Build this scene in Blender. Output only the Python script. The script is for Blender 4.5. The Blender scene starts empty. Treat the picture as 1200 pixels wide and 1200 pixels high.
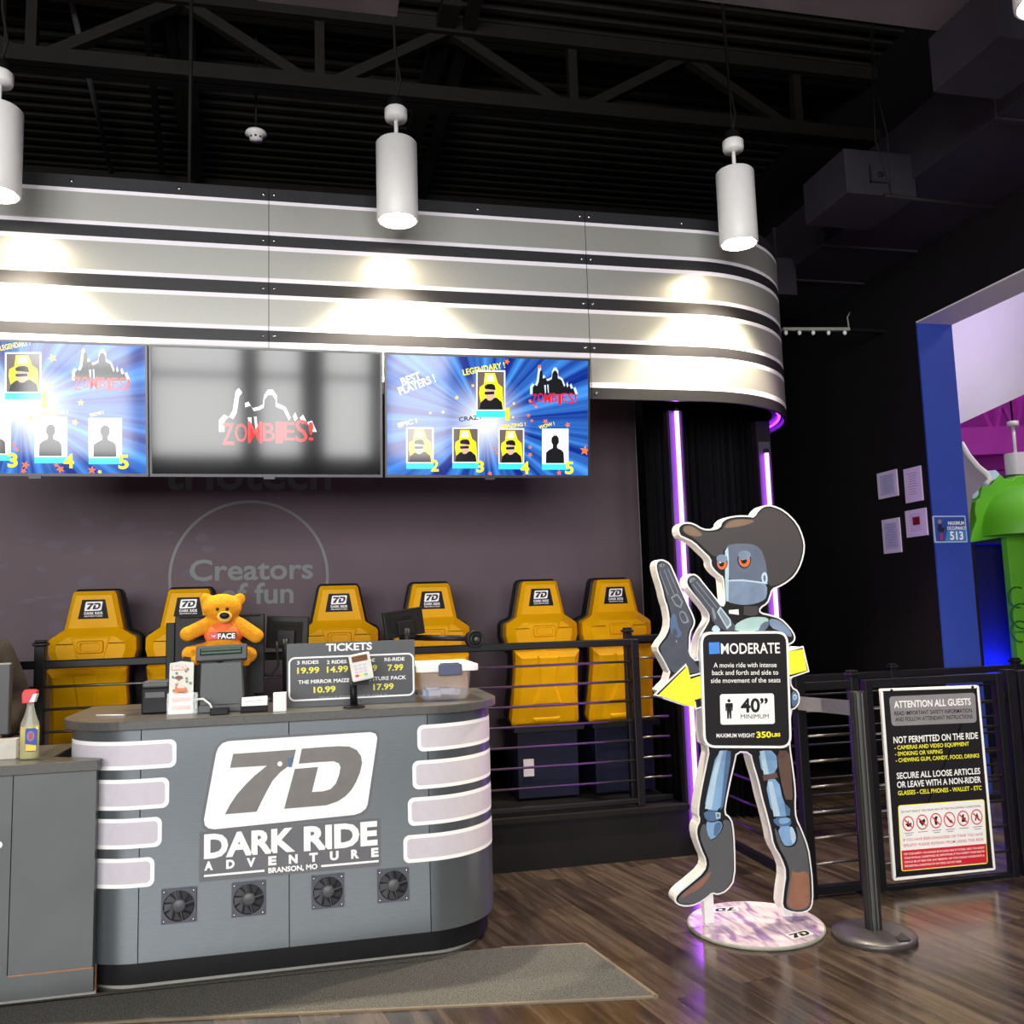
import bpy, math, random
from mathutils import Vector, Matrix
random.seed(7)
S = bpy.context.scene
COL = S.collection
R = math.radians
# ------------------------------------------------------------------ camera
FPX, YAW, PITCH, ROLL, EYE = 1044.0, R(12.58), R(6.39), R(1.73), 1.55
CF = Vector((math.sin(YAW)*math.cos(PITCH), math.cos(YAW)*math.cos(PITCH), math.sin(PITCH)))
r0 = Vector((math.cos(YAW), -math.sin(YAW), 0)); u0 = r0.cross(CF)
CR = r0*math.cos(ROLL) - u0*math.sin(ROLL)
CU = r0*math.sin(ROLL) + u0*math.cos(ROLL)
CP = Vector((0, 0, EYE))
cd = bpy.data.cameras.new('camera'); cam = bpy.data.objects.new('camera', cd); COL.objects.link(cam)
cd.sensor_fit = 'HORIZONTAL'; cd.sensor_width = 36.0; cd.lens = 36.0*FPX/1200.0
cd.clip_start = 0.05; cd.clip_end = 200
cam.matrix_world = Matrix(((CR.x, CU.x, -CF.x, CP.x), (CR.y, CU.y, -CF.y, CP.y), (CR.z, CU.z, -CF.z, CP.z), (0, 0, 0, 1)))
S.camera = cam
# ------------------------------------------------------------------ world, exposure, daylight through the front windows
S.view_settings.view_transform = 'Standard'; S.view_settings.look = 'None'
S.view_settings.gamma = 1.0; S.view_settings.use_curve_mapping = False
S.view_settings.exposure = 0.75
S.cycles.use_denoising = True
S.cycles.max_bounces = 8
wd = bpy.data.worlds.new('daylight_world'); S.world = wd; wd.use_nodes = True
wd.node_tree.nodes['Background'].inputs[0].default_value = (0.75, 0.88, 1.0, 1)
wd.node_tree.nodes['Background'].inputs[1].default_value = 0.9
FRONT_Y = -5.5
WINDOWS = [(-7.6, -4.8), (-4.6, -2.85), (-2.67, -1.13), (-0.95, -0.16), (0.12, 1.0), (1.2, 2.35)]
WZ0, WZ1 = 1.35, 4.7
DAY = 27.0      # watts per square metre of glass
def area(name, loc, rot, sx, sy, power, color, spread=180):
    l = bpy.data.lights.new(name, 'AREA'); l.shape = 'RECTANGLE'; l.size = sx; l.size_y = sy
    l.energy = power; l.color = color; l.spread = R(spread)
    o = bpy.data.objects.new(name, l); COL.objects.link(o); o.location = loc; o.rotation_euler = rot
    return o
for (a, b) in WINDOWS:
    area('window_daylight', ((a+b)/2, FRONT_Y+0.12, (WZ0+WZ1)/2), (R(90), 0, 0), b-a-0.1, WZ1-WZ0-0.1, DAY*(b-a-0.1)*(WZ1-WZ0-0.1), (1.0, 0.98, 0.96))

# ------------------------------------------------------------------ helpers
def lin(c):
    c = c/255.0
    return c/12.92 if c <= 0.04045 else ((c+0.055)/1.055)**2.4
def rgb(t): return (lin(t[0]), lin(t[1]), lin(t[2]), 1.0)
def nnew(nt, typ, **kw):
    n = nt.nodes.new(typ)
    for k, v in kw.items(): setattr(n, k, v)
    return n
def mat(name, c, rough=0.5, metal=0.0, var=0.08, scale=20.0, emit=None, estr=1.0, bump=0.0, bscale=200.0, spec=0.5, coat=0.0, trans=0.0, stretch=None, alpha=1.0):
    m = bpy.data.materials.new(name); m.use_nodes = True
    nt = m.node_tree; p = nt.nodes['Principled BSDF']
    p.inputs['Roughness'].default_value = rough; p.inputs['Metallic'].default_value = metal
    p.inputs['Specular IOR Level'].default_value = spec
    p.inputs['Coat Weight'].default_value = coat; p.inputs['Coat Roughness'].default_value = 0.06
    p.inputs['Transmission Weight'].default_value = trans; p.inputs['Alpha'].default_value = alpha
    base = rgb(c)
    p.inputs['Base Color'].default_value = base
    if var > 0 or bump > 0:
        tc = nnew(nt, 'ShaderNodeTexCoord'); mp = nnew(nt, 'ShaderNodeMapping')
        nt.links.new(tc.outputs['Object'], mp.inputs['Vector'])
        if stretch: mp.inputs['Scale'].default_value = stretch
    if var > 0:
        nz = nnew(nt, 'ShaderNodeTexNoise'); nz.inputs['Scale'].default_value = scale; nz.inputs['Detail'].default_value = 4
        nt.links.new(mp.outputs[0], nz.inputs['Vector'])
        cr = nnew(nt, 'ShaderNodeValToRGB')
        cr.color_ramp.elements[0].position = 0.3; cr.color_ramp.elements[1].position = 0.7
        cr.color_ramp.elements[0].color = tuple(max(0, x*(1-var)) for x in base[:3])+(1,)
        cr.color_ramp.elements[1].color = tuple(min(1, x*(1+var)) for x in base[:3])+(1,)
        nt.links.new(nz.outputs['Fac'], cr.inputs['Fac']); nt.links.new(cr.outputs['Color'], p.inputs['Base Color'])
    if bump > 0:
        nb = nnew(nt, 'ShaderNodeTexNoise'); nb.inputs['Scale'].default_value = bscale; nb.inputs['Detail'].default_value = 3
        nt.links.new(mp.outputs[0], nb.inputs['Vector'])
        bp = nnew(nt, 'ShaderNodeBump'); bp.inputs['Strength'].default_value = bump; bp.inputs['Distance'].default_value = 0.01
        nt.links.new(nb.outputs['Fac'], bp.inputs['Height']); nt.links.new(bp.outputs['Normal'], p.inputs['Normal'])
    if emit is not None:
        p.inputs['Emission Color'].default_value = rgb(emit); p.inputs['Emission Strength'].default_value = estr
    return m
def ray(x, y): return CF + CR*((x-600.0)/FPX) - CU*((y-600.0)/FPX)
def W(x, y, X=None, Y=None, Z=None):
    d = ray(x, y)
    t = (Y-CP.y)/d.y if Y is not None else ((X-CP.x)/d.x if X is not None else (Z-CP.z)/d.z)
    return CP + d*t
class Frame:
    def __init__(s, o, u, v):
        s.o = Vector(o); s.u = Vector(u).normalized(); s.v = Vector(v).normalized(); s.n = s.u.cross(s.v).normalized()
    def P(s, a, b, d=0.0): return s.o + s.u*a + s.v*b + s.n*d
    def px(s, x, y):
        d = ray(x, y); t = (s.o-CP).dot(s.n)/d.dot(s.n); q = CP+d*t-s.o
        return (q.dot(s.u), q.dot(s.v))
def vplane(Y, x0=0.0, z0=0.0): return Frame((x0, Y, z0), (1, 0, 0), (0, 0, 1))
_tc = {}
def text_geo(s, bold):
    k = (s, bold)
    if k in _tc: return _tc[k]
    cu = bpy.data.curves.new('t', 'FONT'); cu.body = s; cu.size = 1.0; cu.offset = bold*0.62; cu.resolution_u = 3
    ob = bpy.data.objects.new('t', cu)
    me = ob.to_mesh()
    vs = [(v.co.x, v.co.y) for v in me.vertices]; fs = [list(p.vertices) for p in me.polygons]
    ob.to_mesh_clear(); bpy.data.objects.remove(ob); bpy.data.curves.remove(cu)
    _tc[k] = (vs, fs); return vs, fs
class MB:
    def __init__(s): s.v = []; s.f = []; s.m = []; s.sm = []
    def add(s, vs, fs, m=0, smooth=False):
        b = len(s.v); s.v += [tuple(v) for v in vs]
        for f in fs: s.f.append([b+i for i in f]); s.m.append(m); s.sm.append(smooth)
        return s
    def box(s, a, b, m=0):
        x0, y0, z0 = a; x1, y1, z1 = b
        vs = [(x0,y0,z0),(x1,y0,z0),(x1,y1,z0),(x0,y1,z0),(x0,y0,z1),(x1,y0,z1),(x1,y1,z1),(x0,y1,z1)]
        return s.add(vs, [(0,3,2,1),(4,5,6,7),(0,1,5,4),(1,2,6,5),(2,3,7,6),(3,0,4,7)], m)
    def obox(s, c, dx, dy, dz, m=0):   # centre and three half-axis vectors
        c, dx, dy, dz = Vector(c), Vector(dx), Vector(dy), Vector(dz)
        vs = [c+dx*i+dy*j+dz*k for k in (-1,1) for (i,j) in ((-1,-1),(1,-1),(1,1),(-1,1))]
        return s.add(vs, [(0,3,2,1),(4,5,6,7),(0,1,5,4),(1,2,6,5),(2,3,7,6),(3,0,4,7)], m)
    def bar(s, p, q, w, h, m=0, up=(0,0,1)):
        p, q = Vector(p), Vector(q); d = (q-p); L = d.length; d.normalize(); up = Vector(up)
        if abs(d.dot(up)) > 0.95: up = Vector((0,1,0))
        a = d.cross(up).normalized(); b = a.cross(d)
        return s.obox((p+q)/2, d*(L/2), a*(w/2), b*(h/2), m)
    def tube(s, pts, r, n=12, m=0, cap=True, smooth=True):
        pts = [Vector(p) for p in pts]; rs = r if isinstance(r, (list, tuple)) else [r]*len(pts)
        vs = []; prev = None
        for i, p in enumerate(pts):
            d = (pts[min(i+1, len(pts)-1)] - pts[max(i-1, 0)]).normalized()
            if prev is None:
                a = d.cross(Vector((0,0,1)))
                if a.length < 0.05: a = d.cross(Vector((0,1,0)))
            else: a = prev - d*prev.dot(d)
            a.normalize(); prev = a; b = d.cross(a)
            for k in range(n):
                t = 2*math.pi*k/n; vs.append(p + (a*math.cos(t)+b*math.sin(t))*rs[i])
        fs = [(i*n+k, i*n+(k+1)%n, (i+1)*n+(k+1)%n, (i+1)*n+k) for i in range(len(pts)-1) for k in range(n)]
        s.add(vs, fs, m, smooth)
        if cap:
            b = len(s.v)-len(vs); L = (len(pts)-1)*n
            s.f.append([b+k for k in reversed(range(n))]); s.m.append(m); s.sm.append(False)
            s.f.append([b+L+k for k in range(n)]); s.m.append(m); s.sm.append(False)
        return s
    def lathe(s, prof, c, n=32, m=0, smooth=True, axis=(0,0,1), mats=None):
        c = Vector(c); ax = Vector(axis).normalized()
        a = ax.cross(Vector((0,1,0)));
        if a.length < 0.05: a = ax.cross(Vector((1,0,0)))
        a.normalize(); b = ax.cross(a)
        vs = [c + ax*h + (a*math.cos(2*math.pi*k/n)+b*math.sin(2*math.pi*k/n))*max(r, 1e-5) for (r, h) in prof for k in range(n)]
        for i in range(len(prof)-1):
            base = len(s.v) if i == 0 else base
            if i == 0: s.v += [tuple(v) for v in vs]
            for k in range(n):
                s.f.append([base+i*n+k, base+i*n+(k+1)%n, base+(i+1)*n+(k+1)%n, base+(i+1)*n+k])
                s.m.append(mats[i] if mats else m); s.sm.append(smooth)
        return s
    def ell(s, c, r, m=0, nu=20, nv=12, rot=None):
        c = Vector(c); vs = []
        for j in range(nv+1):
            ph = math.pi*j/nv
            for i in range(nu):
                th = 2*math.pi*i/nu
                q = Vector((max(math.sin(ph),1e-4)*math.cos(th)*r[0], max(math.sin(ph),1e-4)*math.sin(th)*r[1], math.cos(ph)*r[2]))
                vs.append(c + (rot @ q if rot else q))
        fs = [(j*nu+i, (j+1)*nu+i, (j+1)*nu+(i+1)%nu, j*nu+(i+1)%nu) for j in range(nv) for i in range(nu)]
        return s.add(vs, fs, m, True)
    def poly(s, F, pts, d=0.0, m=0):       # flat polygon on a frame
        a = sum(pts[i][0]*pts[(i+1)%len(pts)][1]-pts[(i+1)%len(pts)][0]*pts[i][1] for i in range(len(pts)))
        if a < 0: pts = list(reversed(pts))
        return s.add([F.P(x, y, d) for x, y in pts], [list(range(len(pts)))], m)
    def slab(s, F, pts, d0, d1, m=0, ms=None, inset=0.0):   # extruded polygon, front at d1, optional inset front
        a = sum(pts[i][0]*pts[(i+1)%len(pts)][1]-pts[(i+1)%len(pts)][0]*pts[i][1] for i in range(len(pts)))
        if a < 0: pts = list(reversed(pts))
        n = len(pts); ms = m if ms is None else ms
        rings = [(pts, d0)]
        if inset > 0:
            rings += [(pts, d1-inset), (off(pts, -inset), d1)]
        else: rings += [(pts, d1)]
        vs = [F.P(x, y, d) for (pp, d) in rings for (x, y) in pp]
        k = len(rings)
        b = len(s.v); s.v += [tuple(v) for v in vs]
        s.f.append([b+i for i in reversed(range(n))]); s.m.append(ms); s.sm.append(False)
        s.f.append([b+(k-1)*n+i for i in range(n)]); s.m.append(m); s.sm.append(False)
        for j in range(k-1):
            for i in range(n):
                s.f.append([b+j*n+i, b+j*n+(i+1)%n, b+(j+1)*n+(i+1)%n, b+(j+1)*n+i]); s.m.append(ms if j == 0 else m); s.sm.append(False)
        return s
    def text(s, F, t, a0, a1, b, h, d=0.0, m=0, bold=0.02, ang=0.0, keep=False):   # fitted between a0 and a1, cap height h
        vs, fs = text_geo(t, bold)
        if not vs: return s
        x0 = min(v[0] for v in vs); x1 = max(v[0] for v in vs)
        ch = max(v[1] for v in text_geo('H', bold)[0])
        sy = h/ch; sx = (a1-a0)/(x1-x0)
        if keep: sx = sy; a0 = (a0+a1)/2-(x1-x0)*sx/2
        ca, sa = math.cos(ang), math.sin(ang)
        out = []
        for x, y in vs:
            p, q = (x-x0)*sx, y*sy
            out.append(F.P(a0+p*ca-q*sa, b+p*sa+q*ca, d))
        return s.add(out, fs, m)
    def tpx(s, F, t, x0, y0, x1, y1, hp, d=0.0, m=0, bold=0.02, tilt=False):    # text placed by the pixels of its base line
        a0, b0 = F.px(x0, y0); a1, b1 = F.px(x1, y1); _, bt = F.px((x0+x1)/2, (y0+y1)/2-hp)
        bm = (b0+b1)/2
        if tilt:
            return s.text(F, t, a0, a0+math.hypot(a1-a0, b1-b0), b0, bt-bm, d, m, bold, math.atan2(b1-b0, a1-a0))
        return s.text(F, t, a0, a1, bm, bt-bm, d, m, bold)
    def build(s, name, mats, parent=None, bevel=0.0, seg=2, smooth=None, ang=35):
        me = bpy.data.meshes.new(name); me.from_pydata(s.v, [], s.f)
        if not isinstance(mats, (list, tuple)): mats = [mats]
        for m in mats: me.materials.append(m)
        for i, p in enumerate(me.polygons):
            p.material_index = s.m[i]; p.use_smooth = s.sm[i] if smooth is None else smooth
        me.update()
        o = bpy.data.objects.new(name, me); COL.objects.link(o)
        if bevel > 0:
            md = o.modifiers.new('bevel', 'BEVEL'); md.width = bevel; md.segments = seg; md.limit_method = 'ANGLE'; md.angle_limit = R(ang)
        if parent is not None: attach(o, parent)
        return o
def world_loc(o):
    l = Vector(o.location)
    return l if o.parent is None else l + o.matrix_parent_inverse.to_translation() + world_loc(o.parent)
def attach(o, parent):
    o.parent = parent
    o.matrix_parent_inverse = Matrix.Translation(-world_loc(parent))
def off(pts, d):      # offset a counter-clockwise polygon outwards by d
    n = len(pts); out = []
    for i in range(n):
        p0, p1, p2 = pts[i-1], pts[i], pts[(i+1)%n]
        e1 = Vector((p1[0]-p0[0], p1[1]-p0[1])); e2 = Vector((p2[0]-p1[0], p2[1]-p1[1]))
        if e1.length < 1e-9 or e2.length < 1e-9: out.append(p1); continue
        e1.normalize(); e2.normalize()
        n1 = Vector((e1.y, -e1.x)); n2 = Vector((e2.y, -e2.x)); b = n1+n2
        if b.length < 0.2: b = n1; k = 1.0
        else: b.normalize(); k = min(1.0/max(b.dot(n1), 0.4), 1.8)
        out.append((p1[0]+b.x*d*k, p1[1]+b.y*d*k))
    return out
def ccw(pts):
    a = sum(pts[i][0]*pts[(i+1)%len(pts)][1]-pts[(i+1)%len(pts)][0]*pts[i][1] for i in range(len(pts)))
    return pts if a > 0 else list(reversed(pts))
def rrect(x0, y0, x1, y1, r, n=5):
    out = []
    for (cx, cy, t0) in ((x1-r, y0+r, -90), (x1-r, y1-r, 0), (x0+r, y1-r, 90), (x0+r, y0+r, 180)):
        for k in range(n+1):
            t = R(t0+90*k/n); out.append((cx+r*math.cos(t), cy+r*math.sin(t)))
    return out
def circ(cx, cy, r, n=24, ry=None): return [(cx+r*math.cos(2*math.pi*k/n), cy+(ry or r)*math.sin(2*math.pi*k/n)) for k in range(n)]
def smooth_poly(pts, it=2):     # corner cutting
    for _ in range(it):
        o = []
        for i in range(len(pts)):
            p, q = pts[i], pts[(i+1)%len(pts)]
            o += [(p[0]*.75+q[0]*.25, p[1]*.75+q[1]*.25), (p[0]*.25+q[0]*.75, p[1]*.25+q[1]*.75)]
        pts = o
    return pts
def thing(name, label, cat, loc=(0,0,0), group=None):
    o = bpy.data.objects.new(name, None); COL.objects.link(o); o.location = loc; o.empty_display_size = 0.1
    return tag(o, label, cat, group)
def tag(o, label, cat, group=None, kind=None):
    o['label'] = label; o['category'] = cat
    if group: o['group'] = group
    if kind: o['kind'] = kind
    return o
def struct(name, mb, mats, **k):
    o = mb.build(name, mats, **k); o['kind'] = 'structure'; return o
def dup(root, loc, label, group=None):
    r = root.copy(); COL.objects.link(r); r.location = loc; r['label'] = label
    if group: r['group'] = group
    for ch in list(root.children):
        c = ch.copy(); COL.objects.link(c); c.parent = r; c.matrix_parent_inverse = ch.matrix_parent_inverse.copy()
        for g in ch.children:
            d = g.copy(); COL.objects.link(d); d.parent = c; d.matrix_parent_inverse = g.matrix_parent_inverse.copy()
    return r

# ------------------------------------------------------------------ materials
M = {}
M['black_paint'] = mat('black_paint', (15, 13, 14), 0.75, var=0.15, scale=6, spec=0.25)
M['black_metal'] = mat('black_metal', (20, 20, 23), 0.4, var=0.1, spec=0.25)
M['dark_deck'] = mat('dark_deck', (30, 28, 26), 0.8, var=0.2, scale=3, spec=0.15)
M['steel_dark'] = mat('steel_dark', (24, 22, 20), 0.7, var=0.15, spec=0.2)
M['grey_gyp'] = mat('grey_gyp', (92, 86, 88), 0.8, var=0.06, scale=3, spec=0.2)
M['duct'] = mat('duct', (44, 40, 48), 0.6, var=0.12, scale=5, spec=0.3)
M['white'] = mat('white', (238, 236, 234), 0.4, var=0.02)
M['white_print'] = mat('white_print', (250, 249, 248), 0.4, var=0.02, scale=40)
M['black_print'] = mat('black_print', (34, 32, 35), 0.45, spec=0.25, var=0.06, scale=30)
M['curtain'] = mat('curtain_cloth', (20, 19, 22), 0.95, var=0.2, scale=30, bump=0.2, bscale=300, spec=0.1)
M['yellow_shell'] = mat('yellow_shell', (238, 174, 8), 0.42, var=0.05, scale=8, spec=0.12)
M['black_plastic'] = mat('black_plastic', (22, 22, 24), 0.45, var=0.1, scale=60, spec=0.22)
M['grey_plastic'] = mat('grey_plastic', (78, 80, 82), 0.45, var=0.06, scale=40)
M['counter_top'] = mat('counter_top', (84, 82, 80), 0.3, var=0.12, scale=60)
M['plinth'] = mat('plinth', (66, 66, 68), 0.45, var=0.12, scale=20)
M['chrome'] = mat('chrome', (190, 190, 195), 0.25, metal=1.0, var=0.03)
M['lav_panel'] = mat('lav_panel', (205, 198, 206), 0.4, var=0.03, scale=30)
M['yellow_print'] = mat('yellow_print', (250, 243, 60), 0.4, var=0.02)
M['price_yellow'] = mat('price_yellow', (240, 232, 70), 0.4, var=0.02)
M['red_print'] = mat('red_print', (214, 40, 52), 0.4, var=0.04)
M['grey_print'] = mat('grey_print', (140, 138, 142), 0.4, var=0.05)
M['blue_print'] = mat('blue_print', (70, 140, 230), 0.4, var=0.04)
M['blue_paint'] = mat('blue_paint', (44, 70, 165), 0.55, var=0.05, scale=5)
M['trim_grey'] = mat('trim_grey', (150, 148, 140), 0.5, var=0.1)
M['orange_wear'] = mat('orange_wear', (176, 122, 84), 0.7, var=0.2)
def counter_material():
    m = mat('brushed_counter', (108, 114, 118), 0.3, metal=0.6, var=0.10, scale=14, stretch=(2, 2, 60))
    return m
M['counter'] = counter_material()
M['desk'] = mat('desk_laminate', (88, 92, 92), 0.38, var=0.08, scale=5, metal=0.15)
M['brushed'] = mat('brushed_aluminium', (182, 182, 176), 0.36, metal=0.5, var=0.07, scale=10, stretch=(3, 3, 120))
M['fascia_black'] = mat('fascia_black', (44, 43, 46), 0.36, var=0.08, scale=10)
M['fascia_white'] = mat('fascia_white', (246, 240, 248), 0.45, var=0.02)
def emis(name, c, s, rough=0.4):
    m = bpy.data.materials.new(name); m.use_nodes = True; nt = m.node_tree; p = nt.nodes['Principled BSDF']
    p.inputs['Base Color'].default_value = (0.02, 0.02, 0.02, 1); p.inputs['Roughness'].default_value = rough
    nz = nnew(nt, 'ShaderNodeTexNoise'); nz.inputs['Scale'].default_value = 3
    mx = nnew(nt, 'ShaderNodeMixRGB'); mx.inputs['Fac'].default_value = 0.05
    mx.inputs[1].default_value = rgb(c); nt.links.new(nz.outputs['Color'], mx.inputs[2]); nt.links.new(mx.outputs[0], p.inputs['Emission Color'])
    p.inputs['Emission Strength'].default_value = s
    return m
M['tube_purple'] = mat('tube_purple', (30, 10, 40), 0.4, var=0, emit=(172, 72, 255), estr=14.0)
M['strip_purple'] = mat('strip_purple', (30, 10, 40), 0.4, var=0, emit=(150, 40, 255), estr=5.0)
M['lamp_glow'] = mat('lamp_glow', (255, 240, 210), 0.4, var=0, emit=(255, 236, 200), estr=60.0)

# ------------------------------------------------------------------ setting: floor
def floor_material():
    m = bpy.data.materials.new('dark_wood_planks'); m.use_nodes = True; nt = m.node_tree; p = nt.nodes['Principled BSDF']
    L = nt.links.new
    tc = nnew(nt, 'ShaderNodeTexCoord'); mp = nnew(nt, 'ShaderNodeMapping'); mp.inputs['Rotation'].default_value = (0, 0, R(-100.5))
    L(tc.outputs['Object'], mp.inputs['Vector'])
    br = nnew(nt, 'ShaderNodeTexBrick'); br.offset = 0.37; br.offset_frequency = 2
    br.inputs['Scale'].default_value = 1.0; br.inputs['Brick Width'].default_value = 1.22; br.inputs['Row Height'].default_value = 0.155
    br.inputs['Mortar Size'].default_value = 0.0012; br.inputs['Bias'].default_value = 0.0
    br.inputs['Color1'].default_value = (0, 0, 0, 1); br.inputs['Color2'].default_value = (1, 1, 1, 1); br.inputs['Mortar'].default_value = (0, 0, 0, 1)
    L(mp.outputs[0], br.inputs['Vector'])
    m2 = nnew(nt, 'ShaderNodeMapping'); m2.inputs['Scale'].default_value = (1.0, 13.0, 1.0); L(mp.outputs[0], m2.inputs['Vector'])
    ad = nnew(nt, 'ShaderNodeVectorMath', operation='ADD'); sc = nnew(nt, 'ShaderNodeVectorMath', operation='SCALE'); sc.inputs['Scale'].default_value = 7.0
    L(br.outputs['Color'], sc.inputs[0]); L(m2.outputs[0], ad.inputs[0]); L(sc.outputs[0], ad.inputs[1])
    nz = nnew(nt, 'ShaderNodeTexNoise'); nz.inputs['Scale'].default_value = 1.5; nz.inputs['Detail'].default_value = 7; nz.inputs['Roughness'].default_value = 0.62; nz.inputs['Distortion'].default_value = 0.6
    L(ad.outputs[0], nz.inputs['Vector'])
    mxx = nnew(nt, 'ShaderNodeMixRGB'); mxx.inputs['Fac'].default_value = 0.19; L(nz.outputs['Fac'], mxx.inputs[1]); L(br.outputs['Color'], mxx.inputs[2])
    cr = nnew(nt, 'ShaderNodeValToRGB'); e = cr.color_ramp.elements
    e[0].position = 0.24; e[0].color = rgb((30, 25, 23)); e[1].position = 0.75; e[1].color = rgb((106, 90, 76))
    e2 = cr.color_ramp.elements.new(0.45); e2.color = rgb((60, 50, 44))
    L(mxx.outputs[0], cr.inputs['Fac'])
    dk = nnew(nt, 'ShaderNodeMixRGB', blend_type='MULTIPLY'); L(br.outputs['Fac'], dk.inputs['Fac']); L(cr.outputs['Color'], dk.inputs[1]); dk.inputs[2].default_value = (0.25, 0.22, 0.2, 1)
    L(dk.outputs[0], p.inputs['Base Color']); p.inputs['Specular IOR Level'].default_value = 0.8
    rr = nnew(nt, 'ShaderNodeMapRange'); rr.inputs['To Min'].default_value = 0.13; rr.inputs['To Max'].default_value = 0.27; L(nz.outputs['Fac'], rr.inputs['Value']); L(rr.outputs[0], p.inputs['Roughness'])
    bp = nnew(nt, 'ShaderNodeBump'); bp.inputs['Strength'].default_value = 0.06; bp.inputs['Distance'].default_value = 0.003; L(nz.outputs['Fac'], bp.inputs['Height']); L(bp.outputs[0], p.inputs['Normal'])
    return m
M['floor'] = floor_material()
struct('floor', MB().box((-9, -6, -0.12), (12, 14, 0)), M['floor'])
# walls
XR = 4.665
struct('wall_back', MB().box((-9, 11.0, 0), (XR, 11.2, 6.3)), M['black_paint'])
struct('wall_left', MB().box((-9.2, -6, 0), (-9, 11.2, 6.3)), M['black_paint'])
w = MB(); w.box((XR, 6.0, 0), (XR+0.32, 11.2, 6.3)); w.box((XR, 2.2, 3.737), (XR+0.32, 6.0, 6.3)); w.box((XR, -6, 0), (XR+0.32, 2.2, 6.3))
struct('wall_right', w, M['black_paint'])
struct('trim_1', MB().box((XR+0.002, 5.985, 0), (XR+0.318, 6.0, 3.735)), M['blue_paint'])
t = MB(); t.box((XR-0.006, 2.2, 3.725), (XR+0.324, 5.985, 3.737)); struct('trim_2', t, M['white'])
# front wall behind the viewer with the daylight windows
fw = MB(); xs = [-9.0]
for (a, b) in WINDOWS: xs += [a, b]
xs.append(12.0)
for i in range(0, len(xs), 2): fw.box((xs[i], FRONT_Y-0.2, 0), (xs[i+1], FRONT_Y, 6.3))
for (a, b) in WINDOWS: fw.box((a, FRONT_Y-0.2, 0), (b, FRONT_Y, WZ0)); fw.box((a, FRONT_Y-0.2, WZ1), (b, FRONT_Y, 6.3))
struct('wall_front', fw, M['grey_gyp'])
for i, (a, b) in enumerate(WINDOWS):
    f = MB(); zz = 2.7
    f.box((a, FRONT_Y-0.06, WZ0), (a+0.06, FRONT_Y+0.2, WZ1)); f.box((b-0.06, FRONT_Y-0.06, WZ0), (b, FRONT_Y+0.2, WZ1))
    f.box((a, FRONT_Y+0.13, zz), (b, FRONT_Y+0.2, zz+0.09)); 
    struct('window_%d' % (i+1), f, M['black_metal'])
# ceiling: corrugated steel deck
DZ = 6.1
dk = MB(); n = 0; y = -6.0; vs = []
prof = []
while y < 11.2:
    prof += [(y, DZ), (y+0.055, DZ), (y+0.075, DZ+0.045), (y+0.13, DZ+0.045)]; y += 0.15
vs = [(x, yy, zz) for x in (-9.2, XR+0.3) for (yy, zz) in prof]; n = len(prof)
dk.add(vs, [(i, n+i, n+i+1, i+1) for i in range(n-1)])
dk.box((-9.2, -6, DZ+0.06), (XR+0.3, 11.2, DZ+0.2))
struct('ceiling', dk, M['dark_deck'])
def truss(Y, z0, z1, nodes, xa, xb):
    b = MB()
    for z in (z0, z1):
        b.bar((xa, Y-0.045, z), (xb, Y-0.045, z), 0.07, 0.11); b.bar((xa, Y+0.05, z), (xb, Y+0.05, z), 0.07, 0.10)
    for i, x in enumerate(nodes):
        b.bar((x, Y, z0), (x, Y, z1), 0.07, 0.07)
        if i+1 < len(nodes):
            xm = (x+nodes[i+1])/2
            b.bar((x+0.04, Y, z0), (xm, Y, z1), 0.075, 0.075); b.bar((nodes[i+1]-0.04, Y, z0), (xm, Y, z1), 0.075, 0.075)
    o = struct('ceiling_joist', b, M['steel_dark'])
    return o
zc = W(500, 114, Y=6.3).z
nx = [W(x, 130, Y=6.3).x for x in (375, 672)]; sp = nx[1]-nx[0]
truss(6.3, zc, 5.98, [nx[0]+sp*k for k in range(-5, 3)], -8.9, XR)
truss(9.2, 5.45, 6.0, [nx[0]+0.6+sp*k for k in range(-4, 3)], -8.9, XR)
b = MB()
for (xa, ya, xb, yb, w_) in ((196, 0, 214, 150, 0.07), (216, 0, 231, 208, 0.12), (170, 10, 190, 200, 0.05)):
    p, q = W(xa, ya, Z=6.0), W(xb, yb, Z=6.0); b.bar(p, q, w_, 0.07)
p, q = W(530, 0, Z=5.99), W(440, 230, Z=5.99); b.bar((p.x, p.y, 5.99), (p.x-0.2, 10.8, 5.99), 0.14, 0.08)
p = W(545, 0, Z=5.99); b.bar((p.x+0.08, 5.8, 5.99), (p.x+0.0, 10.9, 5.99), 0.09, 0.08)
struct('ceiling_bridging', b, M['steel_dark'])
p, q = W(83, 0, Z=6.04), W(131, 205, Z=6.04)
tag(MB().tube([p, q], 0.022, 8).build('conduit', mat('conduit', (96, 96, 98), 0.5, metal=0.3)), 'pale thin conduit running across the dark ceiling deck', 'pipe')
# grey soffit, top right, near the viewer
struct('ceiling_soffit', MB().box((1.2, 1.2, 4.5), (3.83, 3.75, 4.62)), M['grey_gyp'])

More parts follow.
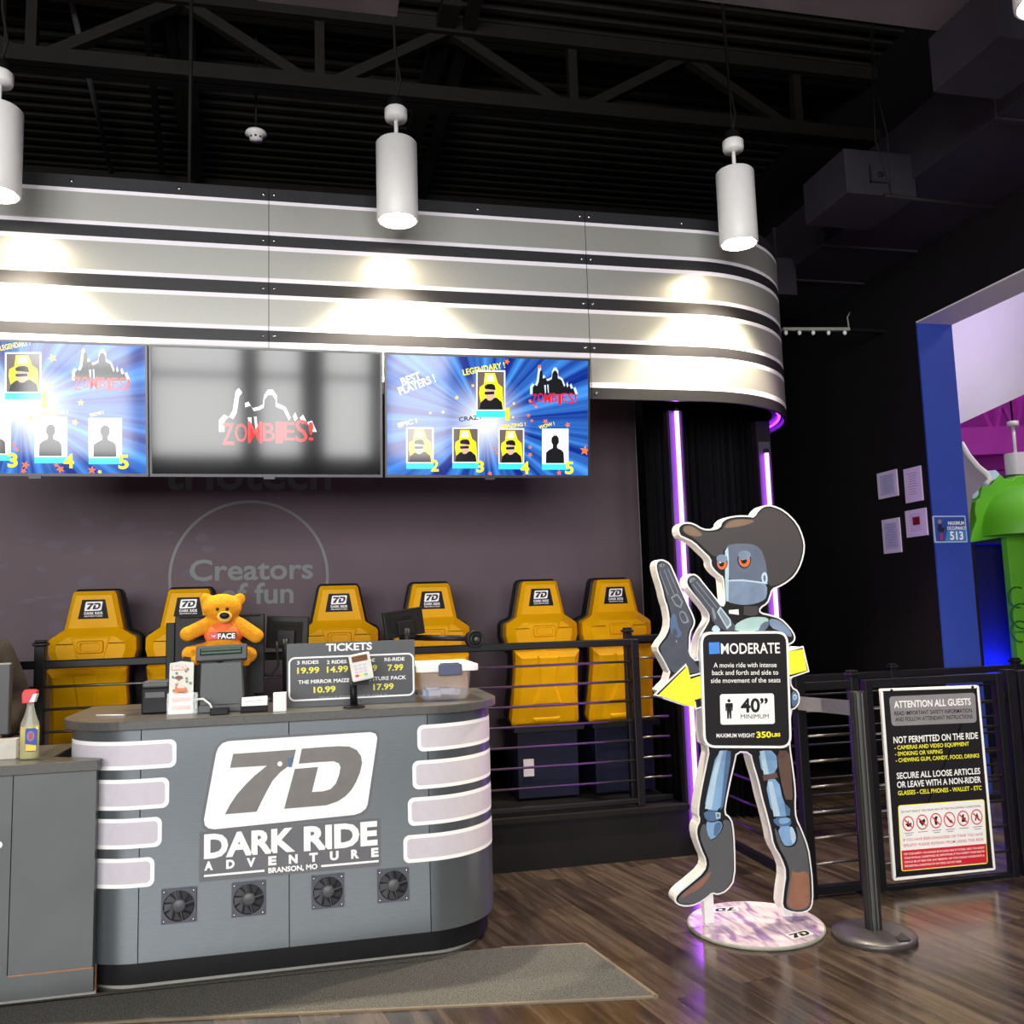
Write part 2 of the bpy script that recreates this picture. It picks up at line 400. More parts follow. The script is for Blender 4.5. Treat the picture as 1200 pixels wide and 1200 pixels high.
# ------------------------------------------------------------------ large structure: platform, columns, duct
pf = MB(); pf.box((-7.0, 5.42, 0), (2.29, 7.05, 0.30)); pf.box((-7.0, 5.40, 0.285), (2.29, 5.47, 0.315))
struct('floor_platform', pf, M['black_paint'])
TB = 2.855; TT = 4.08      # fascia bottom and top
M['channel'] = mat('channel_grey', (58, 50, 62), .5, var=.05)
c1 = MB(); c1.box((2.285, 5.435, 0), (2.395, 5.50, 2.845)); c1.box((2.297, 5.43, .1), (2.383, 5.435, 2.845), 1)
struct('column_middle', c1, [M['black_paint'], M['channel']])
P2 = W(900, 540, Y=5.68)
c2 = MB(); c2.box((P2.x-.055, 5.725, 0), (P2.x+.055, 5.80, 2.85)); c2.box((P2.x-.045, 5.72, .1), (P2.x+.045, 5.725, 2.7), 1)
struct('column_right', c2, [M['black_paint'], M['channel']])
ztop = W(790, 482, Y=5.40).z
for (x, yy, za, zb, lab) in ((2.34, 5.405, 0.12, ztop, 'tall glowing purple light tube left of the robot cutout, beside the grey backdrop'),
                             (P2.x, 5.695, 0.12, W(897, 531, Y=5.69).z, 'glowing purple light tube rising behind the cowboy hat of the cutout')):
    o = thing('light_tube', lab, 'neon light', (x, yy, za), 'purple light tubes on the black columns')
    MB().tube([(x, yy, za), (x, yy, zb)], 0.014, 12).build('tube', M['tube_purple'], o)
    for z_ in (zb, za-.03): MB().tube([(x, yy, z_), (x, yy, z_+0.03)], 0.017, 12).build('end_cap', M['black_plastic'], o)
# duct along the right wall
d = thing('air_duct', 'dark rectangular air duct running along the black right wall below the ceiling', 'duct', (4.2, 3.0, 4.29))
MB().box((3.84, 2.0, 4.29), (XR-0.003, 7.6, 4.72)).build('duct_trunk', M['duct'], d, bevel=0.004)
for yy in (4.1, 5.9, 6.6): MB().box((3.825, yy, 4.275), (XR-0.004, yy+0.035, 4.735)).build('flange', M['duct'], d)
g0, g1 = W(985, 249, Z=4.2), W(1056, 220, Z=4.2)
bx = MB(); bx.box((3.35, 4.85, 4.16), (3.86, 5.35, 4.46)); bx.build('branch_box', M['duct'], d, bevel=0.004)
fr = MB(); fr.box((3.52, 4.842, 4.24), (3.53, 4.85, 4.36)); fr.box((3.52, 4.842, 4.24), (3.64, 4.85, 4.25)); fr.ell((3.60, 4.845, 4.30), (0.025, 0.01, 0.02)); fr.build('damper_handle', M['steel_dark'], d)
MB().box((3.5, 6.35, 4.05), (3.86, 6.8, 4.36)).build('branch_box', M['duct'], d, bevel=0.004)
# box duct hanging under the soffit
tag(MB().box((3.19, 3.35, 4.2), (3.6, 3.82, 4.5)).build('duct_box', M['duct'], bevel=0.004), 'grey duct outlet box below the pale soffit, top right', 'duct')
o = thing('hanging_rod', 'dark threaded rod slung below the duct on two thin wires', 'rod', W(1040, 230, Y=4.6))
p, q = W(1036, 229, Y=4.6), W(1164, 244, Y=4.6)
MB().tube([p, q], 0.014, 10).build('rod', M['steel_dark'], o)
MB().tube([(W(1026, 30, Y=4.6).x, 4.6, DZ+.01), W(1026, 165, Y=4.6), W(1046, 232, Y=4.6)], 0.004, 6).build('wire', M['steel_dark'], o)
MB().tube([(W(1026, 30, Y=4.62).x+.01, 4.62, DZ+.01), W(1026, 100, Y=4.62), W(1040, 160, Y=4.62), W(1044, 232, Y=4.62)], 0.004, 6).build('wire', M['steel_dark'], o)
# light bar on the black wall, right of the fascia
o = thing('bulb_rail', 'thin metal rail of little bulbs fixed between the striped fascia and black wall', 'light rail', W(956, 386, Y=6.4))
p, q = W(917, 386, Y=6.4), W(995, 386, Y=6.4)
MB().bar(p, q, 0.03, 0.025).build('rail', M['trim_grey'], o)
for x in (921, 937, 953, 971, 990):
    c = W(x, 390, Y=6.39); MB().ell(c, (0.016, 0.016, 0.02), nu=12, nv=8).build('bulb', M['white'], o)
MB().tube([W(995, 386, Y=6.4), W(993, 372, Y=6.4), W(996, 366, Y=6.42)], 0.006, 6).build('hook', M['trim_grey'], o)
struct('wall_right_bracket', MB().box((W(995, 386, Y=6.4).x, 6.38, W(995, 386, Y=6.4).z-0.02), (XR, 6.42, W(995, 386, Y=6.4).z+0.005)), M['black_metal'])

# ------------------------------------------------------------------ striped fascia
FY, FR, FX = 5.2, 1.0, 2.445
path = [(x, FY) for x in (-5.9,)]
def fpath(a, b, n): return [(a+(b-a)*i/n, FY) for i in range(n+1)]
arc = [(FX+FR*math.cos(R(t)), FY+FR+FR*math.sin(R(t))) for t in range(-90, 42, 4)]
SEAM = [W(315, 300, Y=FY).x, W(687, 300, Y=FY).x]; SEAM = [SEAM[0]-(SEAM[1]-SEAM[0])*2, SEAM[0]-(SEAM[1]-SEAM[0])] + SEAM
bands = [(0, .062, 0), (.062, .080, 1), (.080, .216, 2), (.216, .235, 1), (.235, .290, 0), (.290, .312, 1), (.312, .448, 2), (.448, .469, 1), (.469, .531, 0), (.531, .552, 1),
         (.552, .685, 2), (.685, .706, 1), (.706, .762, 0), (.762, .786, 1), (.786, .914, 2), (.914, .942, 1), (.942, 1.0, 0)]
fas = thing('striped_fascia', 'curved brushed metal fascia with black and white stripes above the counter', 'fascia', (0, FY, TB))
fm = [M['fascia_black'], M['fascia_white'], M['brushed']]
def fascia_panel(pts):
    b = MB(); t = 0.02
    nrm = []
    for i in range(len(pts)):
        p0, p1 = pts[max(i-1, 0)], pts[min(i+1, len(pts)-1)]
        dx, dy = p1[0]-p0[0], p1[1]-p0[1]; l = math.hypot(dx, dy); nrm.append((dy/l, -dx/l))
    sm = len(pts) > 3
    for (f0, f1, k) in bands:
        z1 = TT-(TT-TB)*f0; z0 = TT-(TT-TB)*f1
        vs = [(p[0], p[1], z) for z in (z0, z1) for p in pts]; n = len(pts)
        b.add(vs, [(i, i+1, n+i+1, n+i) for i in range(n-1)], k, sm)
    back = [(p[0]-q[0]*t, p[1]-q[1]*t) for p, q in zip(pts, nrm)]; n = len(pts)
    vs = [(p[0], p[1], z) for z in (TB, TT) for p in back]
    b.add(vs, [(i+1, i, n+i, n+i+1) for i in range(n-1)], 0, sm)
    for z in (TB, TT):
        vs = [(p[0], p[1], z) for p in pts] + [(p[0], p[1], z) for p in back]
        b.add(vs, [(i, n+i, n+i+1, i+1) for i in range(n-1)], 0)
    for i in (0, n-1):
        b.add([(pts[i][0], pts[i][1], TB), (back[i][0], back[i][1], TB), (back[i][0], back[i][1], TT), (pts[i][0], pts[i][1], TT)], [(0, 1, 2, 3)], 0)
    return b.build('metal_panel', fm, fas)
gs = 0.0018
fascia_panel([(-5.9, FY), (SEAM[0]-gs, FY)])
for i in range(3): fascia_panel([(SEAM[i]+gs, FY), (SEAM[i+1]-gs, FY)])
fascia_panel([(SEAM[3]+gs, FY)] + arc)
# backing frame and soffit lip inside the curve
bk = MB(); bk.box((-5.9, FY+0.03, TB+0.02), (FX, FY+0.07, TT-0.02)); bk.box((-5.9, FY+0.07, TT-0.1), (FX, FY+0.6, TT-0.03)); bk.box((-5.9, FY+0.07, TB+0.05), (FX-0.4, FY+0.16, TB+0.11))
bk.build('backing_frame', M['steel_dark'], fas)
inn = [(FX+(FR-0.1)*math.cos(R(t)), FY+FR+(FR-0.1)*math.sin(R(t))) for t in range(-60, 42, 6)]
mid = [(FX+(FR-0.022)*math.cos(R(t)), FY+FR+(FR-0.022)*math.sin(R(t))) for t in range(-60, 42, 6)]
n = len(inn); rb = MB()
rb.add([(p[0], p[1], TB+0.05) for p in inn]+[(p[0], p[1], TB+0.05) for p in mid]+[(p[0], p[1], TB+0.09) for p in inn]+[(p[0], p[1], TB+0.09) for p in mid],
       [(i, i+1, n+i+1, n+i) for i in range(n-1)]+[(2*n+i, 3*n+i, 3*n+i+1, 2*n+i+1) for i in range(n-1)]+[(i, 2*n+i, 2*n+i+1, i+1) for i in range(n-1)], 0)
rb.build('curved_rib', M['fascia_black'], fas)
pts = [(FX+(FR-0.05)*math.cos(R(t)), FY+FR+(FR-0.05)*math.sin(R(t)), TB+0.035) for t in range(-55, 36, 5)]
MB().tube(pts, 0.009, 8).build('purple_strip', M['strip_purple'], fas)
def bolt(p): MB().lathe([(0.0, .006), (.008, .005), (.011, 0)], p, 10, axis=(0, -1, 0)).build('bolt', M['chrome'], fas)
for x in SEAM[1:]:
    for f in (.031, .262, .50, .734, .971):
        for dx in (-0.03, 0.03): bolt((x+dx, FY, TT-(TT-TB)*f))
for px_ in (84, 210, 560, 799): p = W(px_, 208 if px_ < 100 else (217 if px_ < 300 else (244 if px_ < 600 else 262)), Y=FY); bolt((p.x, FY, TT-(TT-TB)*.031))
e = arc[-1]
br = MB(); br.box((e[0]-0.14, e[1]-0.02, TB-0.02), (e[0]+0.0, e[1]+0.03, TB+0.5)); br.build('end_bracket', M['black_metal'], fas)
st = MB()
for x in (W(222, 205, Y=FY+.3).x,): st.tube([(x, FY+0.3, TT-0.05), (x, FY+0.3, DZ+0.02)], 0.012, 8)
st.build('hanger_rod', M['steel_dark'], fas)
# curtain behind the columns
cu = MB(); n = 120; xs = [2.45+(3.35-2.45)*i/n for i in range(n+1)]
ys = [6.25+0.05*math.sin(i*0.9)+0.025*math.sin(i*2.3+1) for i in range(n+1)]
cu.add([(x, yy, z) for z in (0.02, 4.0) for x, yy in zip(xs, ys)], [(i, i+1, n+2+i, n+1+i) for i in range(n)], 0, True)
o = cu.build('curtain', M['curtain']); tag(o, 'black pleated curtain hanging between the two purple light tubes', 'curtain')
md = o.modifiers.new('thick', 'SOLIDIFY'); md.thickness = 0.008
tag(MB().tube([(2.4, 6.25, 4.05), (3.4, 6.25, 4.05)], 0.02, 10).build('curtain_rail', M['black_metal']), 'black rail at the top of the pleated curtain', 'curtain rail')

# ------------------------------------------------------------------ pendant lamps
PY = 4.85; LR = 0.117
lamp = None; spots = []
labs = ['white cylinder pendant lamp at the left end, cut by the picture edge', 'white cylinder pendant lamp above the middle television', 'white cylinder pendant lamp in front of the curved end of the fascia']
for i, (x, y) in enumerate(((-5, 228), (466, 259), (866, 286))): spots.append(W(x, y, Y=PY))
spots.append(W(1225, 4, Y=2.9))
labs.append('white cylinder pendant lamp below the pale soffit at the right edge')
def make_lamp(p, label):
    o = thing('pendant_lamp', label, 'pendant lamp', p, 'white cylinder pendants')
    H = 0.47
    s_ = MB(); s_.lathe([(0.0, H), (LR-.01, H), (LR, H-.012), (LR, 0.006), (LR-.004, 0), (LR-.012, 0), (LR-.014, 0.02), (LR-.03, 0.03)], p, 40, smooth=False)
    o1 = s_.build('lamp_shade', M['white'], o, smooth=True)
    md = o1.modifiers.new('es', 'EDGE_SPLIT'); md.split_angle = R(40)
    MB().lathe([(0.0, 0.045), (LR-.028, 0.032)], p, 32).build('glowing_lens', M['lamp_glow'], o)
    MB().tube([p+Vector((0, 0, H)), p+Vector((0, 0, H+0.13))], 0.012, 10).build('stem', M['white'], o)
    MB().lathe([(0.0, H+.13), (.06, H+.135), (.065, H+.15), (.065, H+.195), (.055, H+.205), (0, H+.205)], p, 24).build('canopy_cap', M['white'], o)
    MB().lathe([(.05, H+.205), (.045, H+.26), (0, H+.265)], p, 16).build('junction_box', M['black_plastic'], o)
    q = p+Vector((0, 0, H+0.26))
    top = DZ+0.0 if p.y > 4 else 4.5
    cb = MB(); cb.tube([q, q+Vector((0.03, 0, 0.12)), q+Vector((0.0, 0, 0.3)), Vector((p.x-0.02, p.y, top))], 0.008, 8)
    if p.y > 4: cb.tube([q+Vector((.01, .01, 0)), q+Vector((0.01, 0.02, 0.2)), Vector((p.x-0.03, p.y+.02, top))], 0.006, 8)
    cb.build('cable', M['steel_dark'], o)
    return o
for i, (p, lb) in enumerate(zip(spots, labs)):
    if i == 3:
        make_lamp(p, lb)
    elif lamp is None: lamp = make_lamp(p, lb)
    else: dup(lamp, p, lb)
    l = bpy.data.lights.new('pendant_beam', 'SPOT'); l.energy = 200.0; l.color = (1.0, 0.88, 0.66); l.spot_size = R(106); l.spot_blend = 0.45; l.shadow_soft_size = 0.06
    lo = bpy.data.objects.new('pendant_beam', l); COL.objects.link(lo); lo.location = p+Vector((0, 0, 0.0))
# detectors
c = W(300, 158, Z=5.2); o = thing('smoke_detector', 'small round white smoke detector hanging below the dark ceiling deck', 'smoke detector', c)
MB().lathe([(0, 0.02), (.075, .02), (.08, 0.0), (.05, -.012), (.045, -.045), (0, -.05)], c, 28).build('housing', M['white'], o)
b = MB()
for k in range(8): t_ = 2*math.pi*k/8; b.box((c.x+.044*math.cos(t_)-.008, c.y+.044*math.sin(t_)-.008, c.z-.035), (c.x+.044*math.cos(t_)+.008, c.y+.044*math.sin(t_)+.008, c.z-.022))
b.build('vent_slot', M['black_plastic'], o)
MB().tube([c+Vector((0, 0, .02)), (c.x, c.y, DZ)], 0.008, 8).build('mount_rod', M['steel_dark'], o)
p = W(380, 10, Y=3.3); q = W(465, 18, Y=3.3)
bx = tag(MB().box((p.x-0.25, 2.7, p.z), (q.x, 3.3, p.z+0.3)).build('soffit_box', M['grey_gyp']), 'pale boxed soffit corner at the top edge above the middle pendant lamp', 'soffit')
c = W(365, -6, Y=3.05); c.z = p.z
o = thing('dome_camera', 'round white dome fixture under the boxed soffit at the top edge', 'camera', c)
MB().lathe([(0, 0.0), (.085, 0), (.09, -.02), (.06, -.045), (0, -.05)], c, 28).build('housing', M['white'], o)
MB().ell(c+Vector((.01, -.02, -.045)), (.032, .032, .022)).build('dome', mat('dome_red', (60, 20, 24), 0.15), o)
bx.parent = None

# ------------------------------------------------------------------ backdrop with faint lettering
BY = 6.6
BF = Frame((0, BY, 0), (1, 0, 0), (0, 0, 1))
bx1 = W(753, 700, Y=BY).x; bz0 = W(757, 866, Y=BY).z
bd = thing('backdrop_panel', 'large matt grey printed backdrop panel behind the row of yellow seats', 'backdrop', (-1, BY, bz0))
backm = mat('backdrop_print', (100, 85, 92), 0.6, var=0.12, scale=1.3, spec=0.25)
b = MB(); b.slab(BF, rrect(-6.5, bz0, bx1, 3.6, 0.12, 6), -0.05, 0, 0); b.build('panel', backm, bd)
edge = off(rrect(-6.5, bz0, bx1, 3.6, 0.12, 6), 0.012)
MB().slab(BF, edge, -0.06, -0.012, 0).build('edge_trim', M['trim_grey'], bd)
tm = mat('faint_letter', (118, 122, 122), 0.6, var=0.03)
b = MB()
b.tpx(BF, 'triotech', 192, 573, 388, 573, 40, .002, 0, 0.03)
b.tpx(BF, 'Creators', 222, 680, 367, 678, 24, .002, 0, 0.03)
b.tpx(BF, 'of fun', 258, 708, 344, 706, 24, .002, 0, 0.03)
cx, cz = BF.px(293, 676); rr_ = abs(BF.px(387, 676)[0]-BF.px(199, 676)[0])/2
ro = []
for k in range(65): t_ = R(-35+250*k/64); ro.append((cx+rr_*math.cos(t_), cz+rr_*math.sin(t_)))
ri = [(cx+(p_[0]-cx)*0.965, cz+(p_[1]-cz)*0.965) for p_ in ro]
b.add([BF.P(*p_, .002) for p_ in ro+ri], [(i, i+1, 65+i+1, 65+i) for i in range(64)], 0)
b.build('faint_lettering', tm, bd)
random.seed(3); b = MB()
for k in range(26):
    a_, z_ = random.uniform(-2.2, -0.6), random.uniform(1.5, 2.3)
    b.poly(BF, smooth_poly([(a_+random.uniform(.02, .09)*math.cos(q_), z_+random.uniform(.01, .05)*math.sin(q_)) for q_ in (0, 1.2, 2.5, 3.8, 5.0)], 1), .0015+k*2e-5)
b.build('faint_print', mat('faint_blue', (101, 89, 100), .6, var=.05, spec=.25), bd)

# ------------------------------------------------------------------ televisions
def screen_mat(name, kind):
    m = bpy.data.materials.new(name); m.use_nodes = True; nt = m.node_tree; p = nt.nodes['Principled BSDF']; L = nt.links.new
    p.inputs['Base Color'].default_value = (0.004, 0.004, 0.005, 1); p.inputs['Roughness'].default_value = 0.08
    p.inputs['Specular IOR Level'].default_value = 0.48
    if kind == 'rays':
        tc = nnew(nt, 'ShaderNodeTexCoord'); sp_ = nnew(nt, 'ShaderNodeSeparateXYZ'); L(tc.outputs['UV'], sp_.inputs[0])
        an = nnew(nt, 'ShaderNodeMath', operation='ARCTAN2'); L(sp_.outputs['Y'], an.inputs[0]); L(sp_.outputs['X'], an.inputs[1])
        cb = nnew(nt, 'ShaderNodeCombineXYZ'); L(an.outputs[0], cb.inputs['X'])
        ln = nnew(nt, 'ShaderNodeVectorMath', operation='LENGTH'); L(tc.outputs['UV'], ln.inputs[0])
        n1 = nnew(nt, 'ShaderNodeTexNoise'); n1.inputs['Scale'].default_value = 5.5; n1.inputs['Detail'].default_value = 3; L(cb.outputs[0], n1.inputs['Vector'])
        cr = nnew(nt, 'ShaderNodeValToRGB'); e_ = cr.color_ramp.elements
        e_[0].position = 0.42; e_[0].color = rgb((8, 38, 128)); e_[1].position = 0.68; e_[1].color = rgb((70, 150, 240)); L(n1.outputs['Fac'], cr.inputs['Fac'])
        mr = nnew(nt, 'ShaderNodeMapRange'); mr.inputs['From Min'].default_value = 0.0; mr.inputs['From Max'].default_value = 0.30; mr.inputs['To Min'].default_value = 1.0; mr.inputs['To Max'].default_value = 0.0
        L(ln.outputs['Value'], mr.inputs['Value'])
        pw = nnew(nt, 'ShaderNodeMath', operation='POWER'); pw.inputs[1].default_value = 1.6; L(mr.outputs[0], pw.inputs[0])
        mx = nnew(nt, 'ShaderNodeMixRGB'); L(pw.outputs[0], mx.inputs['Fac']); L(cr.outputs['Color'], mx.inputs[1]); mx.inputs[2].default_value = (1.0, 1.0, 1.0, 1)
        L(mx.outputs[0], p.inputs['Emission Color']); p.inputs['Emission Strength'].default_value = 0.85
    return m
def smat(name, c, s=0.9):
    m = bpy.data.materials.new(name); m.use_nodes = True; p = m.node_tree.nodes['Principled BSDF']
    p.inputs['Base Color'].default_value = (0.004, 0.004, 0.005, 1); p.inputs['Roughness'].default_value = 0.08; p.inputs['Specular IOR Level'].default_value = 0.48
    p.inputs['Emission Color'].default_value = rgb(c); p.inputs['Emission Strength'].default_value = s
    return m
SM = [screen_mat('screen_rays', 'rays'), smat('scr_white', (255, 255, 255), 1.0), smat('scr_dark', (22, 22, 24), 1), smat('scr_yellow', (248, 226, 30), 1), smat('scr_cyan', (60, 200, 232), 1),
      smat('scr_red', (200, 26, 30), 1), smat('scr_orange', (240, 110, 50), 1), smat('scr_skin', (206, 170, 150), .9), smat('scr_taupe', (104, 92, 84), .9), smat('scr_glow', (190, 205, 225), 1), screen_mat('screen_dark', 'dark')]
TILT = R(5.0)
tv_top = W(311, 408, Y=5.04); tv_bot = W(311, 559, Y=5.14)
tH = math.hypot(tv_top.z-tv_bot.z, 0.10)
TF = Frame((0, 5.14, tv_bot.z), (1, 0, 0), (0, -0.10, tv_top.z-tv_bot.z))
def star(cx, cy, r, a0=0.3): return [(cx+(r if k % 2 == 0 else r*.42)*math.cos(a0+k*math.pi/5), cy+(r if k % 2 == 0 else r*.42)*math.sin(a0+k*math.pi/5)) for k in range(10)]
def pl(pts): return [TF.px(x, y) for x, y in pts]
LAY = [0.002]
def nx_(): LAY[0] += 0.00004; return LAY[0]
def zombies(b, x0, x1, yt, yb, glow, dark, red, ty0, ty1):
    def q(u, v): return TF.px(x0+(x1-x0)*u, yt+(yb-yt)*v)
    sil = [(0,1),(0,.72),(.05,.6),(.10,.66),(.14,.5),(.17,.05),(.20,-.02),(.23,.06),(.24,.35),(.30,.30),(.34,.45),(.40,.42),(.45,.36),(.46,.15),(.50,.02),(.55,.02),(.59,.15),(.59,.33),(.68,.42),(.74,.7),(.78,.55),(.81,.72),(.86,.6),(.90,.78),(.95,.74),(1,1)]
    g = [((u-.5)*1.12+.5, (v-1)*1.14+1.0) for u, v in sil]
    b.poly(TF, [q(*p_) for p_ in g], nx_(), glow); b.poly(TF, [q(*p_) for p_ in sil], nx_(), dark)
    b.poly(TF, [q(*p_) for p_ in ((.27,.62),(.31,.62),(.31,.95),(.29,.95))], nx_(), glow); b.poly(TF, [q(*p_) for p_ in ((.34,.60),(.37,.60),(.38,.95),(.36,.95))], nx_(), glow)
    s = 'ZOMBIES!'; wds = [0.13, .13, .15, .13, .08, .12, .13, .06]; x = ty0[0]; tot = sum(wds)
    for i, ch in enumerate(s):
        w_ = (ty1[0]-ty0[0])*wds[i]/tot; yy = ty0[1]+(ty1[1]-ty0[1])*(i/7); dy = [2, -1, 1, -1, 2, -1, 1, 0][i]
        b.tpx(TF, ch, x+.5, yy+dy, x+w_-.5, yy+dy, (15 if i % 2 else 18)*(x1-x0)/62.0*0.85, nx_(), red, 0.01); x += w_
def card(b, x0, y0, x1, y1, kind, num=None, nxy=None):
    P_ = lambda u, v: TF.px(x0+(x1-x0)*u, y0+(y1-y0)*v)
    Q = lambda pts: [P_(*p_) for p_ in pts]
    if kind == 'blank':
        b.poly(TF, Q([(0,0),(1,0),(1,1),(0,1)]), nx_(), 1); b.poly(TF, Q([(0,.86),(1,.86),(1,1),(0,1)]), nx_(), 4)
        b.poly(TF, Q([(.14,.84),(.15,.58),(.25,.52),(.40,.47),(.41,.40),(.35,.32),(.36,.22),(.45,.16),(.55,.16),(.63,.22),(.64,.33),(.57,.41),(.58,.47),(.74,.52),(.82,.58),(.84,.84)]), nx_(), 2)
    else:
        b.poly(TF, Q([(0,0),(1,0),(1,1),(0,1)]), nx_(), 1); b.poly(TF, Q([(.04,.03),(.96,.03),(.96,.84),(.04,.84)]), nx_(), 8)
        b.poly(TF, Q([(.3,.06),(.64,.06),(.75,.28),(.9,.36),(.94,.84),(.2,.84),(.1,.5),(.12,.36),(.26,.3)]), nx_(), 3)
        b.poly(TF, Q([(.38,.1),(.58,.1),(.62,.24),(.34,.24)]), nx_(), 1)
        b.poly(TF, Q([(.1,.84),(.16,.68),(.3,.6),(.7,.58),(.88,.68),(.92,.84)]), nx_(), 2)
        b.poly(TF, smooth_poly(Q([(.3,.36),(.62,.36),(.66,.56),(.5,.66),(.34,.62)]), 2), nx_(), 7)
        b.poly(TF, smooth_poly(Q([(.28,.40),(.3,.30),(.62,.28),(.68,.42),(.62,.42),(.4,.40)]), 1), nx_(), 2)
        b.poly(TF, Q([(.28,.46),(.62,.45),(.62,.51),(.3,.52)]), nx_(), 2)
        b.poly(TF, Q([(0,.86),(1,.86),(1,1),(0,1)]), nx_(), 4)
    if num: b.tpx(TF, num, nxy[0], nxy[3], nxy[1], nxy[3], nxy[3]-nxy[2], nx_(), 3, 0.045)
def tv(x0, x1, label, kind, ctr=None):
    a0 = TF.px(x0, 480)[0]; a1 = TF.px(x1, 480)[0]
    o = thing('television', label, 'television', TF.P((a0+a1)/2, 0, -.02), 'televisions hung in a row below the striped fascia')
    b = MB(); b.slab(TF, [(a0, 0), (a1, 0), (a1, tH), (a0, tH)], -0.05, 0.0); b.build('housing', M['black_plastic'], o)
    w_ = 0.012; b = MB()
    for (p0, p1) in (((a0, 0), (a1, w_*1.3)), ((a0, tH-w_), (a1, tH)), ((a0, w_*1.3), (a0+w_, tH-w_)), ((a1-w_, w_*1.3), (a1, tH-w_))):
        b.slab(TF, [(p0[0], p0[1]), (p1[0], p0[1]), (p1[0], p1[1]), (p0[0], p1[1])], 0.0, 0.006)
    am = (a0+a1)/2; b.slab(TF, [(am-.03, -.012), (am+.03, -.012), (am+.03, 0.002), (am-.03, 0.002)], -0.01, 0.006)
    b.build('bezel', mat('tv_bezel', (58, 58, 62), 0.3, metal=0.4, var=0.03), o)
    b = MB(); LAY[0] = 0.002
    b.poly(TF, [(a0+w_, w_*1.3), (a1-w_, w_*1.3), (a1-w_, tH-w_), (a0+w_, tH-w_)], 0.002, 0 if kind else 10)
    if kind == 2:
        b.tpx(TF, 'BEST', 472, 452, 494, 444, 9, nx_(), 1, .03, True); b.tpx(TF, 'PLAYERS !', 469, 463, 511, 447, 9, nx_(), 1, .03, True)
        b.tpx(TF, 'LEGENDARY !', 543, 440, 592, 431, 7, nx_(), 3, .03, True); b.tpx(TF, 'EPIC !', 467, 501, 489, 495, 5, nx_(), 3, .03, True)
        b.tpx(TF, 'AMAZING !', 585, 502, 616, 499, 4, nx_(), 3, .03, True); b.tpx(TF, 'WOW !', 632, 503, 650, 498, 4, nx_(), 3, .03, True); b.tpx(TF, 'CRAZY', 538, 494, 566, 491, 5, nx_(), 2, .03, True)
        card(b, 558, 434, 592, 489, 'photo', '1', (592, 597, 478, 492))
        card(b, 476, 501, 508, 549.5, 'photo', '2', (505, 514, 539, 552)); card(b, 530, 501, 561, 549, 'photo', '3', (558, 567, 540, 553))
        card(b, 584, 502, 614, 550, 'photo', '4', (610, 620, 541, 555)); card(b, 635, 502.5, 666, 550.6, 'blank', '5', (662, 672, 541, 555))
        zombies(b, 624, 674, 434, 462, 9, 2, 5, (622, 472), (676, 472))
        st_ = [(594,424,4),(632,430,3.5),(621,470,3),(628,477,2.5),(619,487,3),(623,493,2.5),(639,494,4),(665,498,4),(579,525,3),(582,531,2.5),(621,524,3),(621,533,3.5),(574,555,3.5),(655,554,4),(685,528,7),(614,558,3),(519,483,2.5),(504,484,2),(535,466,3),(554,452,2.5),(602,473,2.5),(601,489,2)]
        for k, (x, y, r_) in enumerate(st_): b.poly(TF, star(*TF.px(x, y), r_*.0046, k), nx_(), 6 if k < 16 else 3)
    if kind == 1:
        b.tpx(TF, 'LEGENDARY !', 1, 411, 36, 404, 6, nx_(), 3, .03, True); card(b, 6, 413, 48.5, 468, 'photo', '1', (49, 55, 459, 478))
        card(b, -26, 488, 13, 540, 'blank', '3', (9, 21, 531, 547)); card(b, 40.5, 489, 79, 543, 'blank', '4', (74.5, 87, 532, 548)); card(b, 104, 490, 143, 544, 'blank', '5', (139, 151, 533, 549))
        card(b, -84, 487, -46, 540, 'blank', '2', (-50, -38, 531, 547))
        b.tpx(TF, 'AMAZING !', 46, 488, 80, 484, 4, nx_(), 3, .03, True); b.tpx(TF, 'WOW !', 106, 489, 122, 485, 4, nx_(), 3, .03, True)
        b.tpx(TF, 'BEST', -84, 438, -56, 430, 9, nx_(), 1, .03, True); b.tpx(TF, 'PLAYERS !', -88, 450, -36, 436, 9, nx_(), 1, .03, True)
        zombies(b, 88, 149, 413, 446, 9, 2, 5, (86, 455), (153, 457))
        for k, (x, y, r_) in enumerate([(30,545,5),(28,552,4),(71,550,5),(66,545,3),(108,551,5),(17,521,3),(20,527,3),(62,420,5),(60,451,3),(95,472,4),(88,495,4),(36,490,4),(117,553,3)]): b.poly(TF, star(*TF.px(x, y), r_*.0046, k), nx_(), 6 if k < 7 else 3)
    if kind == 0:
        zombies(b, 263, 365, 462, 506, 1, 2, 5, (260, 519), (368, 516))
    so = b.build('screen_image', SM, o)
    uv = so.data.uv_layers.new(name='UVMap'); c = TF.px(*ctr) if ctr else ((a0+a1)/2, tH/2)
    for lp in so.data.loops:
        v = so.data.vertices[lp.vertex_index].co - TF.o; uv.data[lp.index].uv = (v.dot(TF.u)-c[0], v.dot(TF.v)-c[1])
    am = (a0+a1)/2
    MB().box((am-.12, 5.13, TB+0.02), (am+.12, FY-.008, TB+0.22)).build('wall_bracket', M['black_metal'], o)
    return o
dx = 449.5-174.5
tv(-100, 173.5, 'television with blue ray burst and player cards, at the left picture edge', 1, (25, 474))
tv(175, 448, 'television showing only a zombie logo on a dark glossy screen', 0)
tv(451, 691, 'television with blue ray burst and five player cards, nearest the curved fascia end', 2, (568, 493))

